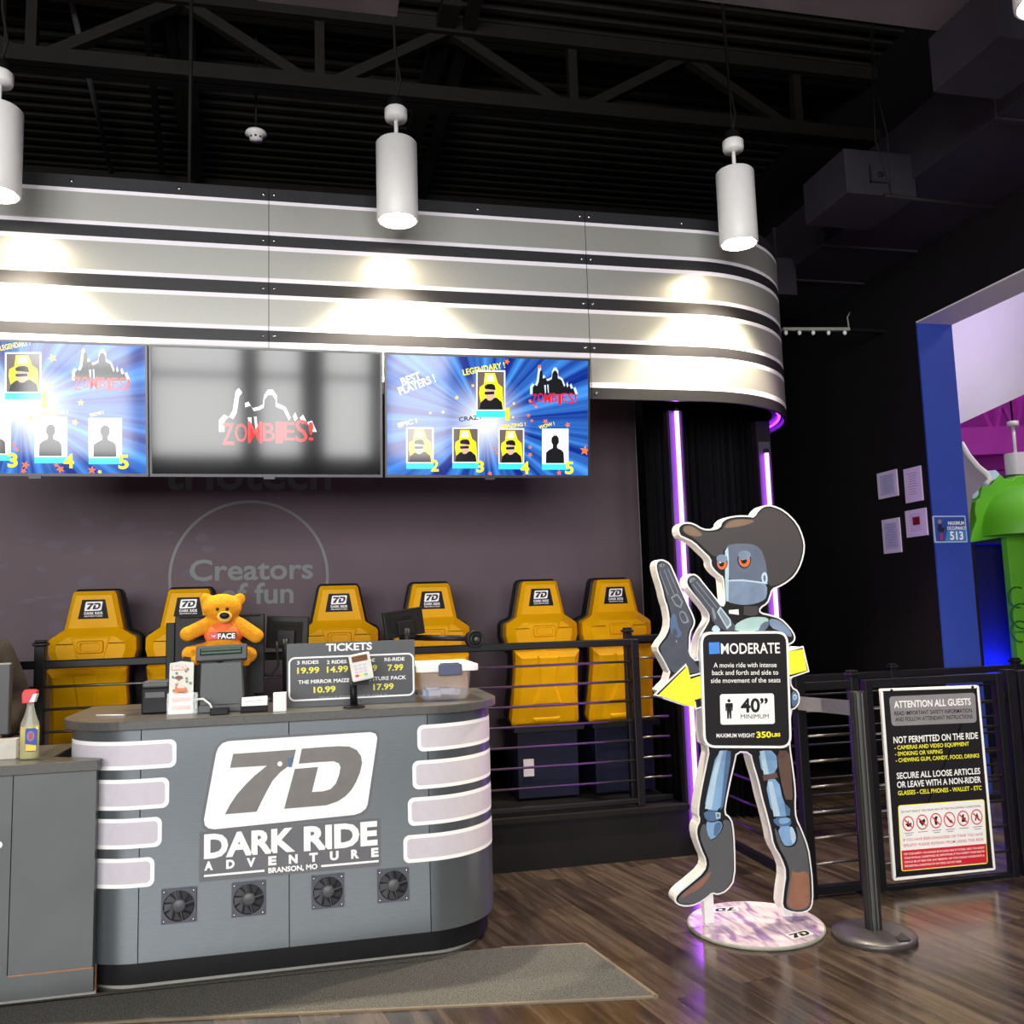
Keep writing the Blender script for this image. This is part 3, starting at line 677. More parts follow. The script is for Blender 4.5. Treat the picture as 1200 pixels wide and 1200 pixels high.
# ------------------------------------------------------------------ emblem used on the seats and the counter: slanted plate with the numeral and letter
PLATE = [(230,90),(1070,42),(1100,52),(1110,75),(1107,105),(1047,485),(1035,512),(1005,535),(965,547),(155,610),(120,603),(100,585),(95,550),(160,165),(172,130),(195,103)]
SEVEN = [(258,167),(622,145),(603,228),(570,250),(530,280),(485,330),(450,395),(420,455),(393,513),(213,524),(240,470),(280,408),(330,350),(380,300),(452,240),(240,250)]
DEE = [(656,140),(790,131),(880,127),(940,130),(985,152),(1010,190),(1016,232),(1003,290),(980,345),(950,395),(915,432),(870,462),(800,485),(700,491),(552,500),(615,262),(752,252),(715,403),(780,400),(825,388),(857,355),(878,300),(886,255),(876,232),(845,219),(750,223),(638,231)]
def emblem(b, F, x0, x1, z0, z1, d, mplate, mglyph, e=0.0005):
    def q(p_):    # the traced emblem straightened out and fitted to a box
        u = (p_[0]-95)/1015.0; v = 1-((p_[1]+0.052*(p_[0]-95))-95)/(610-95.0)
        return (x0+(x1-x0)*u, z0+(z1-z0)*v)
    b.poly(F, [q(p_) for p_ in PLATE], d, mplate)
    b.poly(F, [q(p_) for p_ in SEVEN], d+e, mglyph); b.poly(F, [q(p_) for p_ in DEE], d+e, mglyph)

# ------------------------------------------------------------------ yellow ride seats (seen from behind)
def mirror(r): return r + [(-x, z) for (x, z) in reversed(r)]
def make_seat(label):
    o = thing('ride_seat', label, 'seat', (0, 0, 0), 'yellow ride seats in a row')
    UF = Frame((0, 0, 0.47), (1, 0, 0), (0, 0, 1))        # upper shell plane
    up = ccw(mirror([(.115, .97), (.125, .955), (.170, .735), (.182, .715), (.238, .69), (.250, .675), (.252, .60), (.232, .525), (.205, .495)][::-1]))
    b = MB(); b.slab(UF, up, -.10, .045, 0, 0, inset=.025)
    b.slab(UF, ccw(mirror([(.150, .745), (.176, .728), (.236, .688), (.250, .672), (.251, .60), (.231, .525), (.205, .493)][::-1])), -.06, .10, 0, 0, inset=.055); b.build('upper_shell', M['yellow_shell'], o, bevel=.008, seg=2, ang=25)
    LF = Frame((0, -.02, 0.47), (1, 0, 0), (0, -.13, .5))
    lo = ccw(mirror([(.222, .52), (.215, .40), (.222, .2), (.235, .03), (.225, .0)][::-1]))
    b = MB(); b.slab(LF, lo, -.08, .06, 0, 0, inset=.035); b.build('lower_shell', M['yellow_shell'], o, bevel=.008, seg=2, ang=25)
    b = MB(); b.slab(UF, off(up, .018), -.19, -.07, 0, 0, inset=.0); b.slab(LF, off(lo, .016), -.17, -.06, 0)
    b.build('black_cushion', M['black_plastic'], o, bevel=.012)
    # badge
    b = MB(); bz = ccw([(-.088, .80), (.088, .80), (.066, .918), (-.066, .918)]); b.slab(UF, bz, .042, .048, 0, 0)
    bo = b.build('headrest_badge', mat('badge', (26, 24, 26), .5, var=.05, spec=.15), o)
    b = MB(); emblem(b, UF, -.052, .052, .848, .905, .0485, 0, 1)
    b.text(UF, 'DARK RIDE', -.053, .053, .826, .016, .0485, 0, .04); b.text(UF, 'ADVENTURE', -.053, .053, .812, .008, .0485, 0, .02)
    b.build('emblem', [M['white_print'], M['black_print']], bo)
    # pocket, ridges
    b = MB(); b.slab(UF, ccw([(-.115, .69), (.115, .69), (.095, .62), (.070, .51), (-.070, .51), (-.095, .62)]), .085, .106, 0, 0, inset=.008)
    b.build('channel_panel', M['yellow_shell'], o, bevel=.004)
    b = MB(); rp = rrect(-.078, .588, .078, .668, .018, 3); ri = rrect(-.055, .604, .055, .652, .012, 3); n = len(rp)
    b.add([UF.P(*q, .106) for q in rp]+[UF.P(*q, .122) for q in off(rp, -.006)]+[UF.P(*q, .122) for q in ri]+[UF.P(*q, .108) for q in ri],
          [(k*n+i, k*n+(i+1)%n, (k+1)*n+(i+1)%n, (k+1)*n+i) for k in range(3) for i in range(n)]+[tuple(3*n+i for i in range(n))], 0)
    b.build('pocket', M['yellow_shell'], o, bevel=.003)
    b = MB(); b.slab(LF, ccw([(-.075, .50), (.075, .50), (.055, .30), (.105, .16), (-.105, .16), (-.055, .30)]), .05, .072, 0, 0, inset=.012)
    b.slab(LF, ccw([(-.09, .035), (.09, .035), (.10, .075), (-.10, .075)]), .05, .068, 0, 0, inset=.01)
    b.build('lower_panel', M['yellow_shell'], o, bevel=.004)
    b = MB(); b.box((-.21, -.10, 0), (.21, .30, .44)); b.build('pedestal', mat('pedestal_blue', (20, 22, 44), .5, var=.1, spec=.2), o, bevel=.006)
    b = MB(); b.box((-.24, -.16, .44), (.24, .38, .475)); b.build('seat_pan', M['black_plastic'], o)
    return o
YS = 6.02
seat_px = [(112, 'yellow ride seat nearest the person in the dark jacket'), (222, 'yellow ride seat half hidden behind the orange teddy bear'), (397, 'yellow ride seat just right of the faint lettering, behind the tickets sign'),
           (505, 'yellow ride seat half hidden behind the tilted monitor back'), (632, 'yellow ride seat standing alone right of the roller, with a clear gap on its left'), (719, 'yellow ride seat at the far right of the row beside the railing post')]
seat = None
for (x, lb) in seat_px:
    p = W(x, 700, Y=YS)
    if seat is None: seat = make_seat(lb); seat.location = (p.x, YS, 0.315)
    else: dup(seat, (p.x, YS, 0.315), lb)
p = W(620, 900, Y=5.9)
tag(MB().box((p.x-.035, 5.905, p.z-.055), (p.x+.035, 5.917, p.z+.055)).build('paper_tag', M['lav_panel']), 'small pale tag stuck low on the blue pedestal behind the railing', 'tag')

# ------------------------------------------------------------------ railings
def rail_section(o, xa, xb, Y, zt, zb, rungs, post=None):
    MB().bar((xa, Y, zt), (xb, Y, zt), .045, .045).build('top_rail', M['black_metal'], o, bevel=.006)
    MB().bar((xa, Y, zb), (xb, Y, zb), .04, .03).build('bottom_rail', M['black_metal'], o, bevel=.004)
    for k in range(rungs):
        z = zb+(zt-zb)*(k+1)/(rungs+1)
        MB().tube([(xa, Y, z), (xb, Y, z)], .0075, 8).build('rung', M['rung'], o)
def post_(o, x, Y, z0, z1, w_=.05, cap=True):
    b = MB(); b.box((x-w_/2, Y-w_/2, z0), (x+w_/2, Y+w_/2, z1)); po = b.build('post', M['black_metal'], o, bevel=.005)
    if cap:
        c_ = MB(); c_.box((x-w_*.68, Y-w_*.68, z1), (x+w_*.68, Y+w_*.68, z1+.018)); c_.box((x-w_*.5, Y-w_*.5, z1+.018), (x+w_*.5, Y+w_*.5, z1+.032)); c_.build('post_cap', M['black_metal'], po, bevel=.005)
    return po
M['rung'] = mat('rung_steel', (120, 116, 110), .3, metal=.9, var=.05)
RZT, RZB = W(620, 757, Y=5.46).z, W(620, 948, Y=5.46).z
o = thing('railing', 'long black railing with thin metal rungs in front of the yellow seats', 'railing', (0, 5.46, .315))
rail_section(o, -3.6, 1.985, 5.46, RZT, RZB, 7)
post_(o, W(48, 760, Y=5.46).x, 5.46, .315, W(48, 757, Y=5.46).z, .055)
b = MB(); xe = W(747, 850, Y=5.46).x; b.box((xe-.025, 5.435, .315), (xe+.025, 5.485, RZT+.02)); b.build('post', M['black_metal'], o, bevel=.005)
post_(o, -3.6, 5.46, .315, RZT+.06)
zz = W(775, 747, Y=5.60).z
o = thing('side_railing', 'short black railing with a capped post, behind the end of the long railing', 'railing', (2.0, 5.6, .315))
xp = W(735, 740, Y=5.60).x
post_(o, xp, 5.60, .315, W(735, 741, Y=5.6).z, .05)
rail_section(o, xp, 2.26, 5.60, zz, zz-1.02, 7)

# ------------------------------------------------------------------ ticket counter
KY = 4.2; CR_ = .35; XL, XM, XRr = -.738, -.117, .505; CZ0, CZ1 = .125, 1.09
KF = Frame((0, KY, 0), (1, 0, 0), (0, 0, 1))
def arc_pts(cx, cy, r, a, b_, n=14): return [(cx+r*math.cos(R(a+(b_-a)*i/n)), cy+r*math.sin(R(a+(b_-a)*i/n))) for i in range(n+1)]
def outline(r, yb=5.0):    # counter plan from back left round the front to back right
    return [(XL-r, yb)] + arc_pts(XL, KY+CR_, r, 180, 270) + arc_pts(XRr, KY+CR_, r, 270, 360) + [(XRr+r, yb)]
ct = thing('ticket_counter', 'grey metal ticket counter with rounded ends, white stripes and big logo', 'counter', (-.1, KY+.3, 0))
def wall_strip(name, pts, z0, z1, m, th=.02, parent=ct, smooth=True):
    b = MB(); n = len(pts); nr = []
    for i in range(n):
        p0, p1 = pts[max(i-1, 0)], pts[min(i+1, n-1)]; dx, dy = p1[0]-p0[0], p1[1]-p0[1]; l = math.hypot(dx, dy); nr.append((dy/l, -dx/l))
    bk_ = [(p[0]-q[0]*th, p[1]-q[1]*th) for p, q in zip(pts, nr)]
    for (A, z, flip) in ((pts, None, 0), (bk_, None, 1)):
        vs = [(p[0], p[1], zz_) for zz_ in (z0, z1) for p in A]
        b.add(vs, [((i, i+1, n+i+1, n+i) if not flip else (i+1, i, n+i, n+i+1)) for i in range(n-1)], 0, smooth)
    for z in (z0, z1):
        b.add([(p[0], p[1], z) for p in pts]+[(p[0], p[1], z) for p in bk_], [(i, n+i, n+i+1, i+1) if z == z0 else (i+1, n+i+1, n+i, i) for i in range(n-1)], 0)
    for i in (0, n-1): b.add([(pts[i][0], pts[i][1], z0), (bk_[i][0], bk_[i][1], z0), (bk_[i][0], bk_[i][1], z1), (pts[i][0], pts[i][1], z1)], [(0, 1, 2, 3)], 0)
    return b.build(name, m, parent)
g = .002
wall_strip('end_panel', [(XL-CR_, 5.0)]+arc_pts(XL, KY+CR_, CR_, 180, 270)[:-1]+[(XL-g, KY)], CZ0, CZ1, M['counter'])
wall_strip('front_panel', [(XL+g, KY), (XM-g, KY)], CZ0, CZ1, M['counter'])
fp2 = wall_strip('front_panel', [(XM+g, KY), (XRr-g, KY)], CZ0, CZ1, M['counter'])
wall_strip('end_panel', [(XRr+g, KY)]+arc_pts(XRr, KY+CR_, CR_, 270, 360)[1:]+[(XRr+CR_, 5.0)], CZ0, CZ1, M['counter'])
wall_strip('carcass', outline(CR_-.03), .03, CZ1, M['black_plastic'])
wall_strip('plinth', outline(CR_-.08), 0, .13, M['plinth'])
bb = outline(CR_-.072); wall_strip('floor_strip', bb, 0, .018, M['trim_grey'], th=.006)
b = MB(); op = outline(CR_+.035, 5.03); b.slab(Frame((0, 0, 0), (1, 0, 0), (0, 1, 0)), op, 1.092, 1.131)
b.build('worktop', M['counter_top'], ct, bevel=.004)
# stripes
pz = []
for (ya, yb) in ((868.5, 901), (912, 948), (957, 993), (1003.5, 1038.5)): pz.append((KF.px(166, ya)[1], KF.px(166, yb)[1]))
pz2 = []
for (ya, yb) in ((849, 881), (891.5, 925), (935, 967.5), (978.5, 1011)): pz2.append((KF.px(497, ya)[1], KF.px(497, yb)[1]))
pz = [((a[0]+c[0])/2, (a[1]+c[1])/2) for a, c in zip(pz, pz2)]
xl = [KF.px(x, 950)[0] for x in (206, 198, 190, 182)]; xr = [KF.px(x, 950)[0] for x in (490.5, 484, 478, 472)]
def surf(s, cx, r, side):   # arc length along the counter front -> plan point (outwards offset e)
    def f(e):
        if side > 0:
            if s <= cx: return (s, KY-e)
            t_ = min((s-cx)/r, math.pi/2); ex = (s-cx)-t_*r
            return (cx+(r+e)*math.sin(t_), KY+r-(r+e)*math.cos(t_)+ex)
        else:
            if s >= cx: return (s, KY-e)
            t_ = min((cx-s)/r, math.pi/2); ex = (cx-s)-t_*r
            return (cx-(r+e)*math.sin(t_), KY+r-(r+e)*math.cos(t_)+ex)
    return f
def pill(side, xin, z1, z0, e, m, grow=0.0):
    b = MB(); r = .028+grow*.6; z1 += grow; z0 -= grow
    xin = xin+(grow if side < 0 else -grow)
    cx = XRr if side > 0 else XL; end = cx+side*.60
    # columns from the rounded inner end outwards; z range shrinks within the corner radius
    cols = []
    for k in range(7): u = r*(1-math.cos(R(90*k/6))); cols.append((xin+side*u, r-math.sqrt(max(r*r-(r-u)**2, 0))))
    s0 = cols[-1][0]
    for k in range(1, 31): cols.append((s0+(end-s0)*k/30, 0.0))
    vs = []
    for (s_, dz) in cols:
        x, y = surf(s_, cx, CR_, side)(e)
        vs += [(x, y, z0+dz), (x, y, z1-dz)]
    n = len(cols)
    b.add(vs, [(2*i, 2*i+2, 2*i+3, 2*i+1) if side > 0 else (2*i+1, 2*i+3, 2*i+2, 2*i) for i in range(n-1)], 0, True)
    return b
for side, xs_ in ((-1, xl), (1, xr)):
    for k in range(4):
        w1 = pill(side, xs_[k], pz[k][0], pz[k][1], .0012, 0).build('white_stripe', M['white_print'], ct)
        pill(side, xs_[k], pz[k][0]-.018, pz[k][1]+.018, .002, 0).build('stripe_inlay', M['lav_panel'], w1) if 0 else pill(side, xs_[k]-(-side*0)-(0 if side > 0 else 0), pz[k][0], pz[k][1], .002, 0, -.017).build('stripe_inlay', M['lav_panel'], w1)
# logo
lx = lambda x, y: (220+x/5.0, 850+y/5.0)
a0 = KF.px(*lx(95, 590))[0]; a1 = KF.px(*lx(1110, 70))[0]
zb_ = (KF.px(*lx(120, 607))[1]+KF.px(*lx(1000, 541))[1])/2; zt_ = (KF.px(*lx(230, 90))[1]+KF.px(*lx(1070, 42))[1])/2
b = MB()
lower = (KF.px(*lx(66, 905)), KF.px(*lx(1133, 840))); zlo = (KF.px(*lx(66, 905))[1]+KF.px(*lx(1133, 838))[1])/2; zmid = (KF.px(*lx(66, 625))[1]+KF.px(*lx(1133, 543))[1])/2
b.poly(KF, [(lower[0][0], zlo), (lower[1][0], zlo), (lower[1][0], zmid), (lower[0][0], zmid)], .001, 1)
def qq(p_):
    u = (p_[0]-95)/1015.0; v = 1-((p_[1]+0.052*(p_[0]-95))-95)/515.0
    return (a0+(a1-a0)*u, zb_+(zt_-zb_)*v)
b.poly(KF, off(ccw([qq(p_) for p_ in PLATE]), .012), .0012, 1)
emblem(b, KF, a0, a1, zb_, zt_, .0018, 0, 2)
b.tpx(KF, 'DARK', *lx(95, 772), *lx(630, 733), 27, .002, 0, .075); b.tpx(KF, 'RIDE', *lx(680, 727), *lx(1112, 695), 27, .002, 0, .075)
for ch, xa, xb in (('A', 97, 148), ('D', 225, 275), ('V', 345, 397), ('E', 472, 520), ('N', 592, 644), ('T', 712, 762), ('U', 833, 884), ('R', 957, 1004), ('E', 1075, 1118)):
    f = lambda x: 848+(765-848)*(x-97)/(1118-97)
    b.tpx(KF, ch, *lx(xa, f(xa)), *lx(xb, f(xb)), 10, .002, 0, .09)
b.tpx(KF, 'BRANSON, MO', *lx(472, 864), *lx(760, 840), 6, .002, 0, .06)
for (xa, ya, xb, yb) in ((95, 880, 450, 853), (782, 826, 1118, 793)):
    p, q = KF.px(*lx(xa, ya)), KF.px(*lx(xb, yb)); zz_ = (p[1]+q[1])/2; b.poly(KF, [(p[0], zz_-.0045), (q[0], zz_-.0045), (q[0], zz_+.0045), (p[0], zz_+.0045)], .002, 0)
b.build('logo', [M['white_print'], mat('logo_grey', (98, 98, 102), .4, metal=.3, var=.04), mat('logo_glyph', (112, 108, 104), .36, metal=.5, var=.06)], ct)
p = KF.px(340, 893); b = MB(); b.slab(KF, rrect(p[0]-.008, p[1]-.02, p[0]+.008, p[1]+.02, .004, 3), .0, .012); b.build('latch', mat('latch_blue', (80, 110, 150), .3), ct)
b = MB(); c = KF.px(328, 895); b.poly(KF, circ(c[0], c[1], .011, 12), .0028, 0); c = KF.px(348, 894); b.poly(KF, circ(c[0], c[1], .008, 12), .0028, 0); b.build('lock_sticker', M['white_print'], ct)
# cooling fans
fan = [W(x, y, Y=KY) for (x, y) in ((210, 1060.5), (291.6, 1053), (384.3, 1044), (460.8, 1037))]
zf = sum(p.z for p in fan)/4
M['fan_dark'] = mat('fan_dark', (40, 40, 46), .5, var=.1)
for p in fan:
    F = Frame((p.x, KY, zf), (1, 0, 0), (0, 0, 1)); h = .071
    b = MB(); n = 32; ci = circ(0, 0, .064, n)
    sq = []
    for k in range(n):
        t_ = 2*math.pi*k/n; s_ = h/max(abs(math.cos(t_)), abs(math.sin(t_))); sq.append((s_*math.cos(t_), s_*math.sin(t_)))
    vs = [F.P(*q, .012) for q in sq]+[F.P(*q, .012) for q in ci]+[F.P(*q, .001) for q in ci]+[F.P(*q, .001) for q in sq]
    b.add(vs, [(k*n+i, k*n+(i+1)%n, (k+1)*n+(i+1)%n, (k+1)*n+i) for k in range(2) for i in range(n)]+[(i, 3*n+i, 3*n+(i+1)%n, (i+1)%n) for i in range(n)])
    fo = b.build('cooling_fan', mat('fan_frame', (70, 72, 84), .4, var=.06), ct)
    b = MB(); b.poly(F, circ(0, 0, .064, 32), .0012, 1)
    for k in range(9):
        t0 = 2*math.pi*k/9; b.add([F.P(.027*math.cos(t0), .027*math.sin(t0), .004), F.P(.062*math.cos(t0+.2), .062*math.sin(t0+.2), .003), F.P(.062*math.cos(t0+.72), .062*math.sin(t0+.72), .008), F.P(.027*math.cos(t0+.5), .027*math.sin(t0+.5), .009)], [(0, 1, 2, 3)], 0)
    b.build('fan_blades', [M['fan_dark'], M['black_plastic']], fo)
    b = MB(); b.lathe([(0, .013), (.022, .012), (.028, .008), (.028, 0)], F.P(0, 0, .002), 24, axis=(0, -1, 0)); b.build('fan_hub', M['grey_plastic'], fo)
    b = MB()
    for k in range(4): t0 = R(15+90*k); b.bar(F.P(.026*math.cos(t0), .026*math.sin(t0), .011), F.P(.065*math.cos(t0), .065*math.sin(t0), .011), .003, .003)
    b.build('fan_strut', M['grey_plastic'], fo)
    b = MB()
    for sx in (-1, 1):
        for sz in (-1, 1): b.ell(F.P(sx*.06, sz*.06, .012), (.005, .003, .005), nu=10, nv=6)
    b.build('fan_screws', M['chrome'], fo)
# ------------------------------------------------------------------ low desk at the left edge
dk_ = thing('low_desk', 'dark grey low desk at the left edge in front of the ticket counter', 'desk', (-1.4, 4.35, 0))
DX = -.912
b = MB(); b.box((-2.6, 4.185, .135), (-1.236, 4.205, .934)); b.build('front_panel', M['desk'], dk_)
b = MB(); b.box((-1.232, 4.185, .135), (DX, 4.205, .934)); b.build('front_panel', M['desk'], dk_)
b = MB(); b.box((-2.6, 4.205, .03), (DX, 4.235, .934)); b.box((-2.6, 4.235, .03), (-1.12, 4.76, .934)); b.build('carcass', M['desk'], dk_)
b = MB(); b.box((-2.6, 4.255, 0), (DX, 4.30, .13)); b.build('plinth', M['plinth'], dk_)
b = MB(); b.box((-2.6, 4.247, 0), (DX, 4.255, .018)); b.build('floor_strip', M['trim_grey'], dk_)
b = MB(); b.box((-1.232, 4.183, .131), (DX, 4.20, .136)); b.box((DX-.004, 4.248, 0), (DX+.003, 4.256, .135)); b.build('worn_edge', M['orange_wear'], dk_)
TFl = Frame((0, 0, 0), (1, 0, 0), (0, 1, 0))
b = MB(); b.slab(TFl, [(-2.6, 4.165), (DX+.012, 4.165), (DX+.012, 4.225), (-1.13, 4.36), (-1.13, 4.80), (-2.6, 4.80)], .934, .977); b.build('worktop', M['counter_top'], dk_, bevel=.004)
p = W(0, 990, Y=4.185); tag_ = MB(); tag_.poly(Frame((0, 4.185, 0), (1, 0, 0), (0, 0, 1)), rrect(p.x-.05, p.z-.014, p.x+.009, p.z+.014, .012, 4), .001); tag_.build('white_mark', M['white_print'], dk_)
# ------------------------------------------------------------------ floor mat
ma = [W(685, 1106, Z=.004), W(770, 1168, Z=.004)]
cmat = mat('carpet_mat', (102, 101, 98), .95, var=.75, scale=190, bump=.6, bscale=500, spec=.1)
u_ = Vector((-.983, .182, 0)); 
pA = ma[0]; pB = ma[1]; ext = 1.9
poly_ = [(pB.x, pB.y), (pA.x, pA.y), (.80, 4.262), (-3.0, 4.262), (-3.0, pB.y+.72*.9-.1), ]
bl = (pB.x+u_.x*3.2, pB.y+u_.y*3.2)
poly_ = [(pB.x, pB.y), (pA.x, pA.y), (pA.x-.38, pA.y+.064), (.45, 4.2690), (-2.6, 4.240), (-2.6, bl[1]+.12), bl]
b = MB(); b.slab(TFl, poly_, 0.0, .006); mo = b.build('floor_mat', cmat, None); tag(mo, 'grey-brown carpet mat on the wood floor along the counter', 'mat')
ei = off(ccw(poly_), .012)[:]
b = MB(); 
for p0, p1 in ((poly_[0], poly_[1]), (poly_[1], poly_[2]), (bl, poly_[0])): b.bar((p0[0], p0[1], .0035), (p1[0], p1[1], .0035), .016, .007)
b.build('mat_binding', mat('mat_binding', (120, 108, 92), .9, var=.1), mo)

# ------------------------------------------------------------------ things on the ticket counter
CT = 1.131
def cpt(x, y, Y): p = W(x, y, Y=Y); return p
# teddy bear
BYY = 4.575
def bp(x8, y8, Y=BYY): return W(190+x8/8.0, 690+y8/8.0, Y=Y)
PXM = (bp(1000, 400)-bp(0, 400)).length/1000.0      # metres per zoomed pixel
fur = mat('orange_fur', (255, 168, 40), .9, var=.14, scale=60, bump=.9, bscale=260, spec=.15)
bear = thing('teddy_bear', 'orange plush teddy bear in a printed shirt sitting on the counter terminal', 'teddy bear', bp(570, 660))
b = MB(); r = lambda v: v*PXM
b.ell(bp(565, 175), (r(188), r(150), r(135)), nu=24, nv=16)
for x in (415, 728): b.ell(bp(x, 96), (r(58), r(30), r(60)))
b.ell(bp(578, 455), (r(160), r(125), r(175)), nu=24, nv=16)
for (xa, ya, xb, yb) in ((440, 330, 240, 425), (715, 330, 880, 440)):
    for k in range(7):
        f = k/6.0; b.ell(bp(xa+(xb-xa)*f, ya+(yb-ya)*f, BYY-.02*f), (r(76), r(68), r(72)))
for (xa, ya, xb, yb) in ((470, 560, 262, 612), (690, 560, 812, 618)):
    for k in range(6):
        f = k/5.0; b.ell(bp(xa+(xb-xa)*f, ya+(yb-ya)*f, BYY-.05*f), (r(80), r(76), r(78)))
for (x, y) in ((322, 672), (778, 678)): b.ell(bp(x, y, BYY-.07), (r(56), r(62), r(54)))
bo = b.build('body', fur, bear); md = bo.modifiers.new('rm', 'REMESH'); md.mode = 'VOXEL'; md.voxel_size = .0065; md.use_smooth_shade = True
md = bo.modifiers.new('sm', 'SMOOTH'); md.iterations = 4
b = MB(); b.ell(bp(585, 262, BYY-r(135)), (r(72), r(50), r(58))); b.build('muzzle', mat('pale_fur', (255, 200, 100), .9, var=.1, scale=60, bump=.6, bscale=260, spec=.1), bear)
b = MB(); b.ell(bp(584, 250, BYY-r(190)), (r(46), r(22), r(34))); b.build('nose', M['black_plastic'], bear)
for x, y in ((519, 192), (609, 190)):
    e_ = MB().ell(bp(x, y, BYY-r(142)), (r(17), r(12), r(17)), nu=14, nv=10).build('eye', mat('eye_brown', (40, 22, 12), .1, var=.1), bear)
b = MB(); b.ell(bp(578, 425), (r(186), r(136), r(130)), nu=28, nv=16); so = b.build('t_shirt', mat('shirt_orange', (246, 118, 60), .85, var=.08, scale=40, bump=.4, bscale=100), bear)
SF = Frame(bp(578, 440, BYY-r(140)), (1, 0, 0), (0, 0, 1))
b = MB(); b.slab(SF, [(r(-128), r(-30)), (r(112), r(-38)), (r(112), r(34)), (r(-130), r(36))], -.012, .001, 0)
b.poly(SF, [(r(-128), r(-28)), (r(-60), r(-30)), (r(-60), r(34)), (r(-130), r(34))], .0014, 2)
b.poly(SF, [(r(-118), r(10)), (r(-90), r(0)), (r(-70), r(14)), (r(-90), r(-14))], .0018, 1)
b.text(SF, 'FACE', r(-55), r(106), r(-26), r(48), .0018, 1, .05); b.build('shirt_print', [M['black_print'], M['white_print'], M['red_print']], so)
# point of sale terminal with customer display
term = thing('point_of_sale_terminal', 'black till terminal with a grey stand and green customer display below the bear', 'cash register', (W(262, 820, Y=4.45).x, 4.5, CT))
a, c = W(234, 820, Y=4.40), W(283, 775, Y=4.40)
b = MB(); b.slab(Frame((0, 4.40, 0), (1, 0, 0), (0, 0, 1)), [(a.x-.002, CT+.03), (c.x+.012, CT+.03), (c.x, c.z+.0), (a.x+.004, c.z)], -.07, 0); b.build('stand', M['grey_plastic'], term, bevel=.004)
b = MB(); b.box((W(233, 830, Y=4.39).x, 4.36, CT), (W(284, 830, Y=4.39).x, 4.62, CT+.035)); b.build('base', M['grey_plastic'], term, bevel=.005)
a, c = W(229, 772, Y=4.36), W(289, 752, Y=4.36)
b = MB(); DFm = Frame((0, 4.36, a.z), (1, 0, .02), (0, .25, 1)); dh = c.z-a.z; b.slab(DFm, [(a.x, 0), (c.x, 0), (c.x, dh), (a.x, dh)], -.05, 0.0); b.build('display_housing', M['grey_plastic'], term, bevel=.004)
do = term.children[-1]
b = MB(); b.poly(DFm, [(a.x+.018, .022), (c.x-.02, .022), (c.x-.02, dh-.014), (a.x+.018, dh-.014)], .001, 0)
for k in range(40):
    x_ = a.x+.024+k*(c.x-a.x-.05)/40
    for zz_ in (.030, .045): b.poly(DFm, [(x_, zz_), (x_+.0035, zz_), (x_+.0035, zz_+.009), (x_, zz_+.009)], .0014, 1)
b.build('display_window', [mat('vfd_dark', (26, 40, 34), .2, var=.05), mat('vfd_seg', (70, 100, 80), .3, var=.05)], do)
b = MB(); b.tube([W(258, 775, Y=4.42), W(258, 768, Y=4.40)], .02, 12); b.build('display_neck', M['black_plastic'], term)
a, c = W(205, 790, Y=4.72), W(310, 719, Y=4.72)
b = MB(); b.box((a.x, 4.70, CT+.05), (c.x-.0, 4.76, c.z)); b.box((a.x+.02, 4.69, c.z-.012), (c.x-.02, 4.70, c.z-.004)); b.build('monitor_back', M['black_plastic'], term, bevel=.006)
b = MB(); b.box((W(195, 750, Y=4.72).x, 4.70, CT+.05), (a.x, 4.74, W(196, 730, Y=4.72).z)); b.build('card_swipe', M['black_plastic'], term, bevel=.004)
b = MB(); b.box((a.x+.05, 4.60, CT), (c.x-.05, 4.78, CT+.055)); b.build('monitor_foot', M['black_plastic'], term, bevel=.004)
zs_ = bp(578, 455).z-r(168); b = MB(); b.box((a.x+.07, 4.49, CT+.056), (c.x-.07, 4.68, zs_)); b.build('rear_housing', M['black_plastic'], term, bevel=.004)
cab = MB(); cab.tube([W(304, 790, Y=4.74), W(318, 792, Y=4.74), W(326, 780, Y=4.74), W(324, 752, Y=4.74)], .006, 8); cab.build('cable', M['black_plastic'], term)
